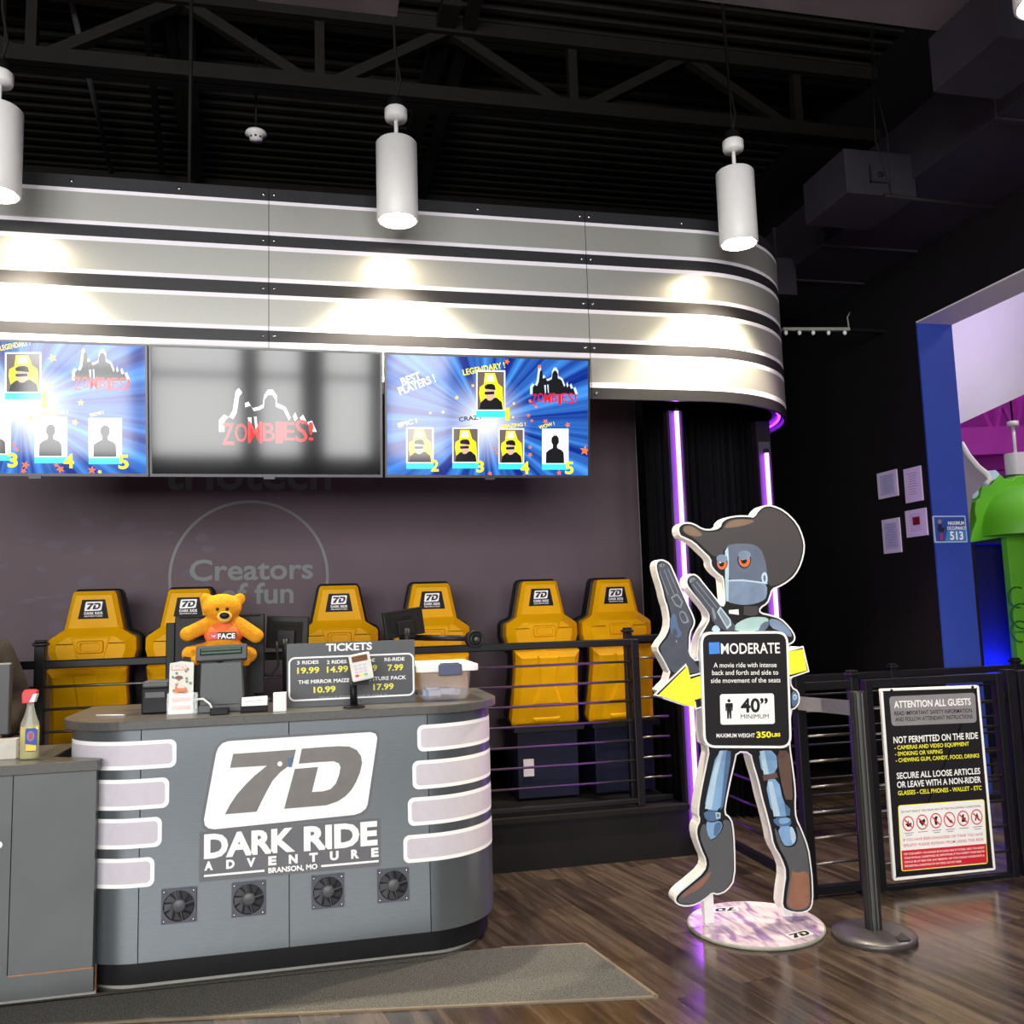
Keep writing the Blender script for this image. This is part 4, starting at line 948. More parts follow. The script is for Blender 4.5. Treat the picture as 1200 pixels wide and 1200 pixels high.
# monitors seen from behind
def monitor(name, label, x0, x1, y0, y1, Y, yaw, roll, sx):
    ca, cb_ = W((x0+x1)/2, (y0+y1)/2, Y=Y), None
    w_ = (W(x1, y0, Y=Y)-W(x0, y0, Y=Y)).length; h_ = (W(x0, y0, Y=Y)-W(x0, y1, Y=Y)).length
    o = thing(name, label, 'monitor', (ca.x, Y, CT))
    u = Vector((math.cos(yaw)*math.cos(roll), math.sin(yaw)*math.cos(roll), math.sin(roll))); n_ = Vector((math.sin(yaw), -math.cos(yaw), 0)); v = n_.cross(u)
    F = Frame(ca, u, v)
    b = MB(); b.slab(F, [(-w_/2, -h_/2), (w_/2, -h_/2), (w_/2, h_/2), (-w_/2, h_/2)], -.02, .012); b.build('back_cover', M['black_plastic'], o, bevel=.005)
    b = MB(); b.slab(F, [(-w_*.36, -h_*.3), (w_*.36, -h_*.3), (w_*.36, h_*.34), (-w_*.36, h_*.34)], .012, .018)
    for k in range(6): b.slab(F, [(-w_*.3+k*w_*.1, h_*.2), (-w_*.3+k*w_*.1+w_*.06, h_*.2), (-w_*.3+k*w_*.1+w_*.06, h_*.28), (-w_*.3+k*w_*.1, h_*.28)], .018, .02)
    b.build('vent_plate', M['steel_dark'], o, bevel=.002)
    b = MB(); b.slab(F, [(-.045, -h_*.42), (.045, -h_*.42), (.045, .01), (-.045, .01)], .016, .04); b.build('mount_plate', M['black_plastic'], o, bevel=.003)
    p0 = F.P(0, -h_*.2, .045)
    b = MB(); b.tube([p0, p0+Vector((0, .0, -.06)), (p0.x, p0.y+.03, CT+.01)], .017, 12); b.build('stand_neck', M['black_plastic'], o)
    b = MB(); b.box((p0.x-.08, p0.y-.05, CT), (p0.x+.08, p0.y+.11, CT+.014)); b.build('stand_foot', M['black_plastic'], o, bevel=.004)
    return o
monitor('monitor', 'small black monitor back between the teddy bear and the tickets sign', 312, 362, 722, 760, 4.86, R(-10), R(-3), 0)
monitor('monitor', 'tilted black monitor back above the right end of the tickets sign', 449, 497, 714, 746, 4.86, R(12), R(7), 0)
# tickets sign
TY = 4.42
T0, T1 = W(336, 827, Y=TY), W(487, 823, Y=TY); Tt = W(412, 752, Y=TY).z
KS = Frame((0, TY, 0), (1, 0, 0), (0, 0, 1))
sg = thing('ticket_price_sign', 'dark grey TICKETS price board with white frame standing on the counter', 'sign', ((T0.x+T1.x)/2, TY, CT))
b = MB(); b.slab(KS, [(T0.x, CT), (T1.x, CT), (T1.x, Tt), (T0.x, Tt)], -.02, 0); b.build('board', mat('board_grey', (66, 68, 72), .42, var=.05), sg)
b = MB(); fz0, fz1 = CT+.028, (KS.px(345, 771)[1]+KS.px(484, 764)[1])/2
ro = rrect(T0.x+.008, fz0, T1.x-.004, fz1, .03, 5); ri = rrect(T0.x+.016, fz0+.008, T1.x-.012, fz1-.008, .023, 5); n = len(ro)
b.add([KS.P(*q, .001) for q in ro+ri], [(i, (i+1)%n, n+(i+1)%n, n+i) for i in range(n)], 0)
b.tpx(KS, 'TICKETS', 382, 763, 436, 761, 8.5, .001, 0, .05)
zx = lambda x, y: (300+x/4.0, 690+y/4.0)
for t_, xa, ya, xb, yb, h, m_, bo_ in (('3 RIDES', 192, 355, 294, 350, 4.0, 0, .04), ('2 RIDES', 332, 352, 425, 348, 4.0, 0, .04), ('1 RIDE', 480, 345, 557, 342, 4.0, 0, .04), ('RE-RIDE', 602, 340, 696, 335, 4.0, 0, .04),
        ('19.99', 193, 398, 297, 393, 7, 1, .045), ('14.99', 332, 392, 432, 388, 7, 1, .045), ('9.99', 492, 386, 568, 384, 7, 1, .045), ('7.99', 617, 384, 690, 380, 7, 1, .045),
        ('THE MIRROR MAIZE', 198, 446, 438, 436, 4.2, 0, .04), ('ADVENTURE PACK', 460, 432, 704, 424, 4.2, 0, .04), ('10.99', 270, 488, 373, 482, 7, 1, .045), ('17.99', 550, 474, 645, 470, 7, 1, .045),
        ('SINGLE EXPERIENCE ONLY', 296, 514, 616, 500, 2.2, 2, .03)):
    b.tpx(KS, t_, *zx(xa, ya), *zx(xb, yb), h, .001, m_, bo_)
b.build('lettering', [M['white_print'], M['price_yellow'], M['grey_print']], sg)
b = MB()
for x_ in (T0.x+.05, T1.x-.08): b.box((x_, TY+.02, CT), (x_+.03, TY+.12, CT+.012)); b.box((x_, TY+.02, CT), (x_+.03, TY+.03, CT+.10))
b.build('easel_foot', M['black_plastic'], sg)
# card reader on a pole
cr = thing('card_reader', 'white and grey card payment reader on a black pole before the tickets sign', 'card reader', (W(415, 830, Y=4.30).x, 4.30, CT))
pb = Vector((W(415, 838, Y=4.27).x, 4.27, CT))
MB().lathe([(0, 0), (.05, 0), (.05, .006), (.02, .012), (0, .012)], pb, 24).build('base_plate', M['black_plastic'], cr)
MB().tube([pb+Vector((0, 0, .01)), (pb.x-.004, pb.y, W(414, 797, Y=4.27).z)], .017, 14).build('pole', M['black_plastic'], cr)
MB().bar(W(412, 800, Y=4.262), W(432, 800, Y=4.262), .03, .02).build('cradle', M['black_plastic'], cr)
rc = W(423, 781, Y=4.22); ur = Vector((.95, -.05, .16)).normalized(); vr = Vector((-.18, .30, .92)).normalized(); RF = Frame(rc, ur, (vr-ur*vr.dot(ur)).normalized())
mpp = (W(424, 781, Y=4.22)-W(423, 781, Y=4.22)).length
hw, hh = 12.5*mpp, 16.5*mpp
b = MB(); b.slab(RF, rrect(-hw, -hh, hw, hh, .008, 4), -.035, 0, 0, 1, inset=.004); b.build('reader_body', [mat('reader_white', (226, 224, 218), .35), M['grey_plastic']], cr)
b = MB(); b.slab(RF, rrect(-hw*.74, hh*.38, hw*.74, hh*.82, .003, 3), -.002, .001); b.build('reader_screen', mat('lcd_brown', (120, 84, 60), .2), cr)
for rr2 in range(4):
    for cc2 in range(3):
        x_, z_ = -hw*.5+cc2*hw*.42, hh*.12-rr2*hh*.25
        b = MB(); b.slab(RF, rrect(x_-hw*.16, z_-hh*.08, x_+hw*.16, z_+hh*.08, .002, 2), -.001, .003); b.build('key', [M['lav_panel'], M['price_yellow'], M['red_print'], mat('key_green', (130, 190, 120), .4)][0 if rr2 < 3 else (2, 1, 3)[cc2]], cr)
# brochure in clear holder
BF2 = Frame((0, 4.27, 0), (1, 0, 0), (0, .1, 1)); q = lambda x, y: BF2.px(190+x/8.0, 690+y/8.0)
(xa, za), (xb, zb2) = q(58, 1180), q(298, 690)
za = CT
br_ = thing('brochure_holder', 'clear acrylic holder with an orange and white coaster brochure left of the till', 'brochure holder', BF2.P((xa+xb)/2, za))
top = [(xa, za+.006), (xb, za+.006), (xb, zb2), ((xa+xb)/2, zb2+.008), (xa, zb2)]
b = MB(); b.slab(BF2, top, -.004, 0, 0)
pic = [mat('br_paper', (226, 224, 214), .5, var=.05), mat('br_green', (120, 134, 110), .5, var=.3, scale=60), mat('br_orange', (224, 122, 62), .5, var=.08), mat('br_brown', (120, 70, 44), .5, var=.1), M['white_print']]
for i in range(14):
    x_, z_ = xa+.004+random.random()*(xb-xa-.02), zb2-.03-random.random()*(zb2-za)*.5
    b.poly(BF2, smooth_poly([(x_, z_), (x_+.014, z_-.004), (x_+.012, z_+.01), (x_+.002, z_+.012)], 1), .0004+i*2e-5, 1)
b.poly(BF2, rrect(*q(88, 768), *q(232, 716), .004, 3), .001, 2); b.poly(BF2, [q(110, 990), q(250, 985), q(230, 930), q(160, 870), q(120, 920)], .0011, 2); b.poly(BF2, [q(150, 985), q(240, 985), q(230, 965), (q(150, 965))], .0012, 3)
b.poly(BF2, [q(140, 930), q(215, 930), q(185, 870), (q(160, 870))], .00125, 0); b.poly(BF2, smooth_poly([q(110, 850), q(200, 850), q(190, 815), q(130, 815)], 1), .0013, 3)
for t_, ya, yb, m_ in (('BRANSON', 760, 722, 4), ('MOUNTAIN', 1062, 1022, 2), ('RUNAWAY ALPINE', 1090, 1070, 4), ('COASTER', 1138, 1100, 2)):
    w0, w1 = q(95, ya), q(268 if m_ != 4 or ya > 900 else 228, ya); hgt = q(95, yb)[1]-w0[1]; b.text(BF2, t_, w0[0], w1[0], w0[1], hgt, .0016, m_, .05)
b.build('brochure', pic, br_)
gl = mat('clear_acrylic', (235, 240, 242), .03, var=0, alpha=.22, spec=.6)
b = MB(); (x0_, _), (x1_, _) = q(45, 1180), q(330, 1180); zt2 = q(300, 970)[1]
b.slab(BF2, [(x0_, za), (x1_, za), (x1_, zt2), (x0_, zt2)], .010, .013); b.slab(BF2, [(x0_, za), (x0_+.003, za), (x0_+.003, zt2), (x0_, zt2)], -.02, .010); b.slab(BF2, [(x1_-.003, za), (x1_, za), (x1_, zt2), (x1_-.003, zt2)], -.02, .010); b.slab(BF2, [(x0_, za), (x1_, za), (x1_, za+.003), (x0_, za+.003)], -.02, .013)
b.build('clear_pocket', gl, br_)
# receipt printer left of the brochure
a, c = W(165, 838, Y=4.45), W(199, 800, Y=4.45)
pr = thing('receipt_printer', 'small black receipt printer behind the coaster brochure', 'printer', ((a.x+c.x)/2, 4.5, CT))
b = MB(); b.box((a.x, 4.45, CT), (c.x, 4.60, CT+.12)); b.build('housing', M['black_plastic'], pr, bevel=.008)
b = MB(); b.box((a.x+.005, 4.44, CT+.12), (c.x-.005, 4.60, c.z+.01)); b.build('lid', M['grey_plastic'], pr, bevel=.008)
b = MB(); b.box((a.x+.02, 4.438, CT+.075), (c.x-.02, 4.452, CT+.1)); b.build('paper_slot', M['grey_plastic'], pr)
p = W(113, 838.5, Z=CT+.004); q2 = W(146, 838, Z=CT+.004)
tag(MB().tube([p, q2], .004, 8).build('pen', M['lav_panel']), 'thin pale pen lying near the left end of the ticket counter', 'pen')
# white cable and black plug
b = MB(); b.tube([W(228, 820, Y=4.36), W(238, 819, Y=4.35), W(246, 825, Y=4.34), W(251, 835, Y=4.33)], .005, 8); tag(b.build('white_cable', M['white']), 'white cable looping down beside the brochure holder', 'cable')
p = W(260, 836, Z=CT); tag(MB().box((p.x-.045, p.y-.07, CT), (p.x+.035, p.y-.02, CT+.03)).build('adapter', M['black_plastic'], bevel=.004), 'small black adapter block in front of the till stand', 'adapter')
# business card holder
p = W(298, 835, Z=CT); ch_ = thing('card_holder', 'clear stand of white business cards in front of the small monitor', 'card holder', (p.x, p.y, CT))
F = Frame((p.x, p.y, CT), (1, 0, 0), (0, .35, 1)); hw = .056
b = MB(); b.slab(F, [(-hw, .008), (hw, .008), (hw, .075), (-hw, .072)], -.01, 0); b.build('business_cards', M['white_print'], ch_)
b = MB(); b.tube([F.P(-.04, .05, .001), F.P(-.02, .055, .001), F.P(-.005, .05, .001), F.P(.02, .058, .001), F.P(.035, .052, .001)], .0012, 5); b.poly(F, [(-hw, .012), (hw, .012), (hw, .022), (-hw, .022)], .0008, 1); b.build('card_print', [M['grey_print'], mat('card_green', (110, 170, 120), .5)], ch_)
b = MB(); b.slab(F, [(-hw-.004, 0), (hw+.004, 0), (hw+.004, .03), (-hw-.004, .03)], .003, .006); b.slab(F, [(-hw-.004, 0), (hw+.004, 0), (hw+.004, .008), (-hw-.004, .008)], -.03, .006); b.build('clear_stand', mat('black_stand', (40, 42, 42), .2, var=.03), ch_)
p = W(328, 834, Z=CT); tag(MB().box((p.x-.03, p.y, CT), (p.x+.028, p.y+.06, W(330, 812, Y=p.y).z)).build('white_box', M['white'], bevel=.003), 'small white box standing at the left side of the tickets sign', 'box')
# storage bin
a, c = W(489, 823, Y=4.36), W(559, 776, Y=4.36)
bn = thing('storage_bin', 'clear plastic storage bin with a white lid at the right end of the counter', 'storage bin', ((a.x+c.x)/2, 4.5, CT))
clear = mat('clear_plastic', (214, 216, 226), .12, var=.04, scale=14, alpha=.2, spec=.5)
xa, xb = a.x+.012, c.x-.025; zt3 = W(520, 787, Y=4.36).z
rings = []
for (zz_, g_) in ((CT+.001, -.022), (CT+.02, -.014), (zt3, 0), (zt3+.004, .008)):
    rings.append([(x_, y_, zz_) for (x_, y_) in rrect(xa-g_, 4.36-g_, xb+g_, 4.68+g_, .035, 5)])
n = len(rings[0]); b = MB()
vs = [v for rg in rings for v in rg]
b.add(vs, [(k*n+i, k*n+(i+1)%n, (k+1)*n+(i+1)%n, (k+1)*n+i) for k in range(3) for i in range(n)]+[tuple(reversed(range(n)))], 0, True)
o = b.build('tub', clear, bn); md = o.modifiers.new('thick', 'SOLIDIFY'); md.thickness = .003
b = MB(); b.slab(TFl, rrect(xa-.012, 4.335, xb+.03, 4.705, .03, 5), zt3, zt3+.032); b.slab(TFl, rrect(xa-.005, 4.355, xb+.01, 4.685, .03, 5), zt3+.032, zt3+.04); b.build('lid', M['white'], bn, bevel=.005)
a2, c2 = W(514, 790, Y=4.33), W(541, 778, Y=4.33)
b = MB(); b.box((a2.x, 4.322, zt3-.018), (c2.x, 4.340, zt3+.036)); b.box((a2.x+.01, 4.335, zt3+.033), (c2.x-.01, 4.36, zt3+.042)); b.build('latch', mat('latch_navy', (66, 74, 104), .4, var=.05), bn, bevel=.004)
random.seed(11)
for k in range(14):
    x_, y_ = random.uniform(xa+.06, xb-.06), random.uniform(4.43, 4.62)
    tag(MB().box((x_-.03, y_-.02, CT+.008+.006*(k%4)), (x_+.03, y_+.02, CT+.018+.006*(k%4)+.02)).build('wristband_pack', [M['grey_print'], M['lav_panel'], M['blue_print']][k % 3 if k % 5 == 0 else k % 2], bevel=.003), 'small pale packet lying inside the clear storage bin', 'packet', 'packets inside the storage bin')
# roller pole lying on the counter behind the bin
pA, pB = W(470, 747, Y=4.95), W(552, 748, Y=4.75)
rp = thing('roller_pole', 'black pole ending in a ringed round wheel, above the clear storage bin', 'pole', pA)
MB().tube([pA, pB], .016, 14).build('shaft', M['black_metal'], rp)
wc = W(557.5, 749, Y=4.72); wr = 10*(W(558, 749, Y=4.72)-W(557, 749, Y=4.72)).length
nrm_ = (CP-wc).normalized(); nrm_ = (nrm_+Vector((.35, 0, 0))).normalized()
MB().lathe([(0, -.05), (wr, -.05), (wr*1.04, -.04), (wr*1.04, 0), (wr*.9, .008), (wr*.82, .001), (wr*.62, .001), (wr*.55, .007), (wr*.42, .002), (0, .002)], wc, 32, axis=nrm_).build('wheel', M['black_plastic'], rp)
MB().lathe([(0, .009), (wr*.22, .008), (wr*.24, .001), (0, .001)], wc, 20, axis=nrm_).build('wheel_hub', M['grey_plastic'], rp)
sp2 = MB(); sp2.box((pA.x-.01, pA.y-.012, CT), (pA.x+.01, pA.y+.012, pA.z));  sp2.build('pole_support', M['black_metal'], rp)

# ------------------------------------------------------------------ left desk items
DT = .977
mo = thing('monitor', 'black monitor seen from behind on the low desk, cut by the left edge', 'monitor', (W(0, 880, Y=4.45).x, 4.45, DT))
a, c = W(-70, 868, Y=4.42), W(12.5, 777, Y=4.42)
MB().box((a.x, 4.42, a.z+.01), (c.x, 4.46, c.z)).build('back_cover', mat('mon_grey', (58, 60, 60), .45, var=.05), mo, bevel=.005)
MB().box((a.x, 4.417, c.z-.006), (c.x+.001, 4.43, c.z+.001)).build('top_trim', M['trim_grey'], mo)
b = MB(); b.box(((a.x+c.x)/2-.1, 4.44, DT), ((a.x+c.x)/2+.22, 4.56, DT+.015)); b.box(((a.x+c.x)/2-.02, 4.46, DT), ((a.x+c.x)/2+.03, 4.49, a.z+.1)); b.build('stand', M['black_plastic'], mo)
p = W(12, 876, Y=4.38); tag(MB().box((p.x-.07, 4.36, DT), (p.x+.03, 4.40, W(12, 865, Y=4.38).z)).build('card_tray', mat('tray', (196, 190, 178), .5), bevel=.003), 'pale small tray under the black monitor on the low desk', 'tray')
# spray bottle
sb = W(34, 886, Y=4.33); sb.z = DT
bt = thing('spray_bottle', 'clear cleaner spray bottle with yellow liquid and red trigger on the low desk', 'spray bottle', sb)
hz = lambda y: W(33, y, Y=4.33).z-DT
mp = (W(34, 850, Y=4.33)-W(33, 850, Y=4.33)).length
def ov(s_, prof, m, name, parent, mtl, ry=.62, n=28):
    vs = []; 
    for (r_, h_) in prof:
        for k in range(n): t_ = 2*math.pi*k/n; vs.append((sb.x+r_*math.cos(t_), sb.y+r_*ry*math.sin(t_), DT+h_))
    fs = [(i*n+k, i*n+(k+1)%n, (i+1)*n+(k+1)%n, (i+1)*n+k) for i in range(len(prof)-1) for k in range(n)]
    s_.add(vs, fs, m, True); return s_.build(name, mtl, parent)
rb_ = 11.5*mp
ov(MB(), [(0, .001), (rb_*.9, .001), (rb_, .008), (rb_, hz(856)), (rb_*.95, hz(848)), (rb_*.6, hz(838)), (rb_*.38, hz(828)), (rb_*.36, hz(822)), (0, hz(822))], 0, 'bottle', bt, mat('bottle_clear', (205, 205, 190), .08, var=.05, alpha=.35))
ov(MB(), [(0, .004), (rb_*.86, .004), (rb_*.95, .01), (rb_*.95, hz(851)), (0, hz(851))], 0, 'liquid', bt, mat('liquid_yellow', (188, 176, 62), .12, var=.06))
FB = Frame((sb.x, sb.y-rb_*.62-.002, DT), (1, 0, 0), (0, 0, 1))
b = MB(); b.slab(FB, rrect(-rb_*.25, hz(880), rb_*.95, hz(853), .008, 4), 0, .0015, 0); b.poly(FB, circ(rb_*.3, hz(862), rb_*.4, 20, rb_*.55), .002, 1); b.poly(FB, [(-rb_*.2, hz(879)), (rb_*.9, hz(879)), (rb_*.9, hz(873)), (-rb_*.2, hz(871))], .002, 2); b.poly(FB, rrect(rb_*.1, hz(866), rb_*.55, hz(858), .004, 3), .0022, 3)
b.build('bottle_label', [mat('lab_blue', (40, 60, 140), .4), mat('lab_blue_light', (90, 130, 200), .4), mat('lab_yellow', (230, 200, 60), .4), mat('lab_red', (190, 50, 60), .4)], bt)
b = MB(); b.slab(Frame((sb.x, sb.y, DT), (1, 0, 0), (0, 0, 1)), [(-rb_*.8, hz(824)), (rb_*.3, hz(824)), (rb_*.35, hz(816)), (rb_*.7, hz(814)), (rb_*.75, hz(809.5)), (rb_*.4, hz(808)), (-rb_*.6, hz(808)), (-rb_*.85, hz(812))], -.014, .014); b.build('spray_head', M['red_print'], bt, bevel=.003)
b = MB(); b.slab(Frame((sb.x, sb.y, DT), (1, 0, 0), (0, 0, 1)), [(-.1*rb_, hz(823)), (.5*rb_, hz(823)), (.75*rb_, hz(813)), (.35*rb_, hz(813))], -.016, .016); b.build('trigger', M['white'], bt, bevel=.002)
# person at the left edge
PYp = 5.0
pe = [W(37, 800, Y=PYp), W(28, 757, Y=PYp), W(4, 712, Y=PYp)]
px0 = pe[2].x-.20
per = thing('person', 'person in a dark jacket standing behind the low desk, only a sleeve in view', 'person', (px0, PYp, 0))
def skin(name, vs, es, rad, m, parent, sub=2):
    me = bpy.data.meshes.new(name); me.from_pydata([tuple(v) for v in vs], es, []); o = bpy.data.objects.new(name, me); COL.objects.link(o)
    md = o.modifiers.new('skin', 'SKIN'); md.use_smooth_shade = True
    me.skin_vertices.new() if not me.skin_vertices else None
    for i, r_ in enumerate(rad):
        d_ = me.skin_vertices[0].data[i]; d_.radius = r_ if isinstance(r_, tuple) else (r_, r_); d_.use_root = (i == 0)
    sd = o.modifiers.new('sub', 'SUBSURF'); sd.levels = sub; sd.render_levels = sub
    me.materials.append(m); attach(o, parent); return o
skm = mat('skin', (196, 146, 118), .55, var=.05); jm = mat('jacket_cloth', (46, 40, 36), .85, var=.35, scale=9, bump=.3, bscale=60, spec=.15)
X0 = px0; sh = pe[2].z-.06
def Vb(x, y, z): return (X0+x, PYp+y, z)
bv = [Vb(0,0,.95), Vb(0,0,1.15), Vb(0,0,1.35), Vb(0,0,1.47), Vb(0,-.01,1.53), Vb(0,-.02,1.62), Vb(0,-.01,1.72), Vb(.17,0,1.40), Vb(.27,.0,1.14), Vb(.24,-.18,1.03), Vb(.20,-.27,1.02), Vb(-.17,0,1.40), Vb(-.27,0,1.14), Vb(-.24,-.18,1.03), Vb(-.20,-.27,1.02), Vb(.09,0,.88), Vb(.10,0,.48), Vb(.10,.02,.09), Vb(.10,-.13,.04), Vb(-.09,0,.88), Vb(-.10,0,.48), Vb(-.10,.02,.09), Vb(-.10,-.13,.04)]
be = [(0,1),(1,2),(2,3),(3,4),(4,5),(5,6),(2,7),(7,8),(8,9),(9,10),(2,11),(11,12),(12,13),(13,14),(0,15),(15,16),(16,17),(17,18),(0,19),(19,20),(20,21),(21,22)]
br2 = [(.15,.11),(.14,.10),(.16,.11),.07,.055,.085,.075,.065,.045,.035,.025,.065,.045,.035,.025,.09,.06,.045,.04,.09,.06,.045,.04]
skin('body', bv, be, br2, skm, per)
jv = [Vb(0,0,.86), Vb(0,0,1.15), Vb(0,0,1.34), Vb(0,0,1.45), Vb(.19,0,1.41), Vb(.29,.0,1.14), Vb(.255,-.19,1.03), Vb(-.19,0,1.41), Vb(-.29,0,1.14), Vb(-.255,-.19,1.03)]
skin('jacket', jv, [(0,1),(1,2),(2,3),(2,4),(4,5),(5,6),(2,7),(7,8),(8,9)], [(.19,.14),(.18,.135),(.20,.135),.08,.095,.075,.06,.095,.075,.06], jm, per)
skin('trousers', [Vb(0,0,.90), Vb(.10,0,.86), Vb(.105,0,.48), Vb(.105,.02,.10), Vb(-.10,0,.86), Vb(-.105,0,.48), Vb(-.105,.02,.10)], [(0,1),(1,2),(2,3),(0,4),(4,5),(5,6)], [(.17,.13),.11,.08,.065,.11,.08,.065], M['black_paint'], per)
for s_ in (-1, 1):
    b = MB(); b.ell(Vb(.10*s_, -.06, .055), (.05, .14, .055)); b.build('shoe', M['black_plastic'], per)
    for k in range(4):
        f0 = Vb(s_*(.215-.018*k), -.28, 1.02); skin('finger', [f0, (f0[0], f0[1]-.04, f0[2]-.005), (f0[0], f0[1]-.065-.005*(k in (1, 2)), f0[2]-.022)], [(0, 1), (1, 2)], [.009, .0085, .007], skm, per, 1)
    f0 = Vb(s_*.155, -.25, 1.02); skin('thumb', [f0, (f0[0]-s_*.02, f0[1]-.03, f0[2]-.005), (f0[0]-s_*.022, f0[1]-.05, f0[2]-.012)], [(0, 1), (1, 2)], [.010, .0095, .008], skm, per, 1)
b = MB(); b.ell(Vb(0, .015, 1.70), (.088, .10, .09)); b.build('hair', mat('hair', (40, 28, 22), .7, var=.2), per)
for s_ in (-1, 1): MB().ell(Vb(.032*s_, -.095, 1.645), (.012, .008, .009)).build('eye', M['white'], per)
MB().ell(Vb(0, -.108, 1.615), (.013, .018, .02)).build('nose', skm, per)
MB().ell(Vb(0, -.098, 1.58), (.025, .008, .008)).build('mouth', mat('lips', (170, 100, 92), .5), per)

# ------------------------------------------------------------------ robot cowboy cutout on a round base
BC = Vector((2.075, 4.165, 0)); ph = R(3)
QF = Frame(BC+Vector((0, -.045, 0)), (math.cos(ph), -math.sin(ph), 0), (0, 0, 1))
co = thing('robot_cutout', 'tall cutout of a blue robot in a cowboy hat holding two revolvers', 'cutout', BC)
za_ = lambda pts: [QF.px(740+x/4.0, 580+y/4.0) for x, y in pts]          # upper close view
zb1 = lambda pts: [QF.px(740+x/3.75, 820+y/3.75) for x, y in pts]        # lower close view
HAT = [(215,165),(220,142),(248,126),(290,130),(335,158),(375,160),(412,150),(420,122),(450,103),(500,95),(550,96),(573,100),(592,68),(622,47),(660,46),(720,72),(780,132),(808,200),(815,250),(800,320),(770,378),(730,412),(690,434),(662,444)]
FACE_R = [(652,478),(640,510),(605,532),(605,550),(650,560),(700,575),(745,620),(770,660),(765,690),(735,705)]
A_RIGHT = [(742,722),(800,708),(812,740),(828,828),(790,842),(748,856),(752,900),(785,918),(792,968),(772,1002),(748,1010),(745,1160)]
A_LEFT = [(330,1160),(330,960),(295,1005),(100,938),(185,850),(145,772),(114,722),(128,692),(160,652),(175,600),(165,530),(150,490),(140,440),(115,362),(110,322),(125,303),(150,301),(182,320),(196,350),(230,430),(265,510),(298,580),(298,610),(276,650),(275,720),(272,742),(308,780),(305,740),(310,690),(322,650),(347,610),(362,580),(352,540),(290,470),(252,420),(258,382),(288,366),(315,380),(345,420),(402,490),(425,520),(436,500),(430,430),(426,388),(412,380),(385,355),(368,330),(368,300),(330,265),(290,225),(250,205),(225,195)]
LEG_R = [(700,215),(712,300),(724,400),(722,470),(726,520),(750,570),(780,650),(790,720),(798,790),(800,890),(785,928),(740,942),(690,934),(658,915),(662,850),(676,760),(656,700),(620,640),(610,580),(590,500),(570,430),(555,360),(530,280),(520,236)]
LEG_L = [(465,232),(455,280),(440,345),(420,440),(412,498),(432,512),(448,542),(456,640),(458,790),(422,842),(380,860),(355,852),(340,868),(290,902),(240,912),(200,902),(186,880),(198,850),(260,800),(316,752),(326,712),(302,660),(282,600),(282,560),(298,530),(288,500),(298,420),(322,300),(340,215)]
outl = za_(HAT+FACE_R+A_RIGHT)+zb1(LEG_R)+zb1(LEG_L)+za_(A_LEFT)
outl = ccw(smooth_poly(outl, 1))
b = MB(); b.slab(QF, outl, -.085, 0, 0); b.build('foam_board', M['white'], co)
pc = [M['black_print'], mat('hat_brown', (66, 62, 66), .45, var=.05, scale=4), mat('hat_tan', (122, 100, 84), .45, var=.1, scale=8), mat('robot_steel', (96, 106, 128), .4, var=.12, scale=9), mat('robot_jaw', (122, 140, 168), .4, var=.18, scale=12),
      mat('robot_light', (178, 204, 222), .4, var=.08, scale=12), mat('eye_orange', (226, 110, 50), .3, var=.1), M['white_print'], mat('leg_blue', (128, 166, 206), .4, var=.15, scale=10), mat('leg_blue_dark', (84, 112, 150), .4, var=.12, scale=10),
      mat('boot_grey', (88, 88, 92), .4, var=.04), mat('boot_copper', (146, 102, 82), .4, var=.15, scale=14), mat('gun_slate', (74, 78, 92), .4, var=.12, scale=20), mat('gun_line', (132, 140, 152), .4, var=.05), mat('sleeve_aqua', (164, 196, 196), .4, var=.1, scale=12), mat('holster', (98, 76, 68), .4, var=.12, scale=14)]
b = MB(); inner = off(outl, -.008); L_ = [.001]
def A(pts, m, s_=1, z=None):
    L_[0] += .00012; b.poly(QF, smooth_poly(pts, s_) if s_ else pts, L_[0] if z is None else z, m)
b.poly(QF, inner, .001, 0)
# hat
A(za_([(236,160),(250,142),(285,142),(330,170),(375,175),(425,165),(432,140),(455,118),(500,110),(575,115),(600,80),(625,62),(658,60),(712,84),(768,140),(796,204),(802,250),(788,314),(760,366),(724,400),(688,422),(640,430),(620,350),(590,250),(430,240),(430,300),(400,290),(380,285),(330,238),(290,200),(250,182)]), 1)
A(za_([(240,160),(252,145),(282,146),(320,172),(335,192),(290,195),(250,178)]), 2); A(za_([(436,150),(455,125),(500,113),(570,116),(575,128),(510,148),(440,156)]), 2)
A(za_([(300,205),(420,205),(560,215),(600,232),(480,236),(420,262),(400,282),(380,278),(345,240)]), 2 if 0 else 1)
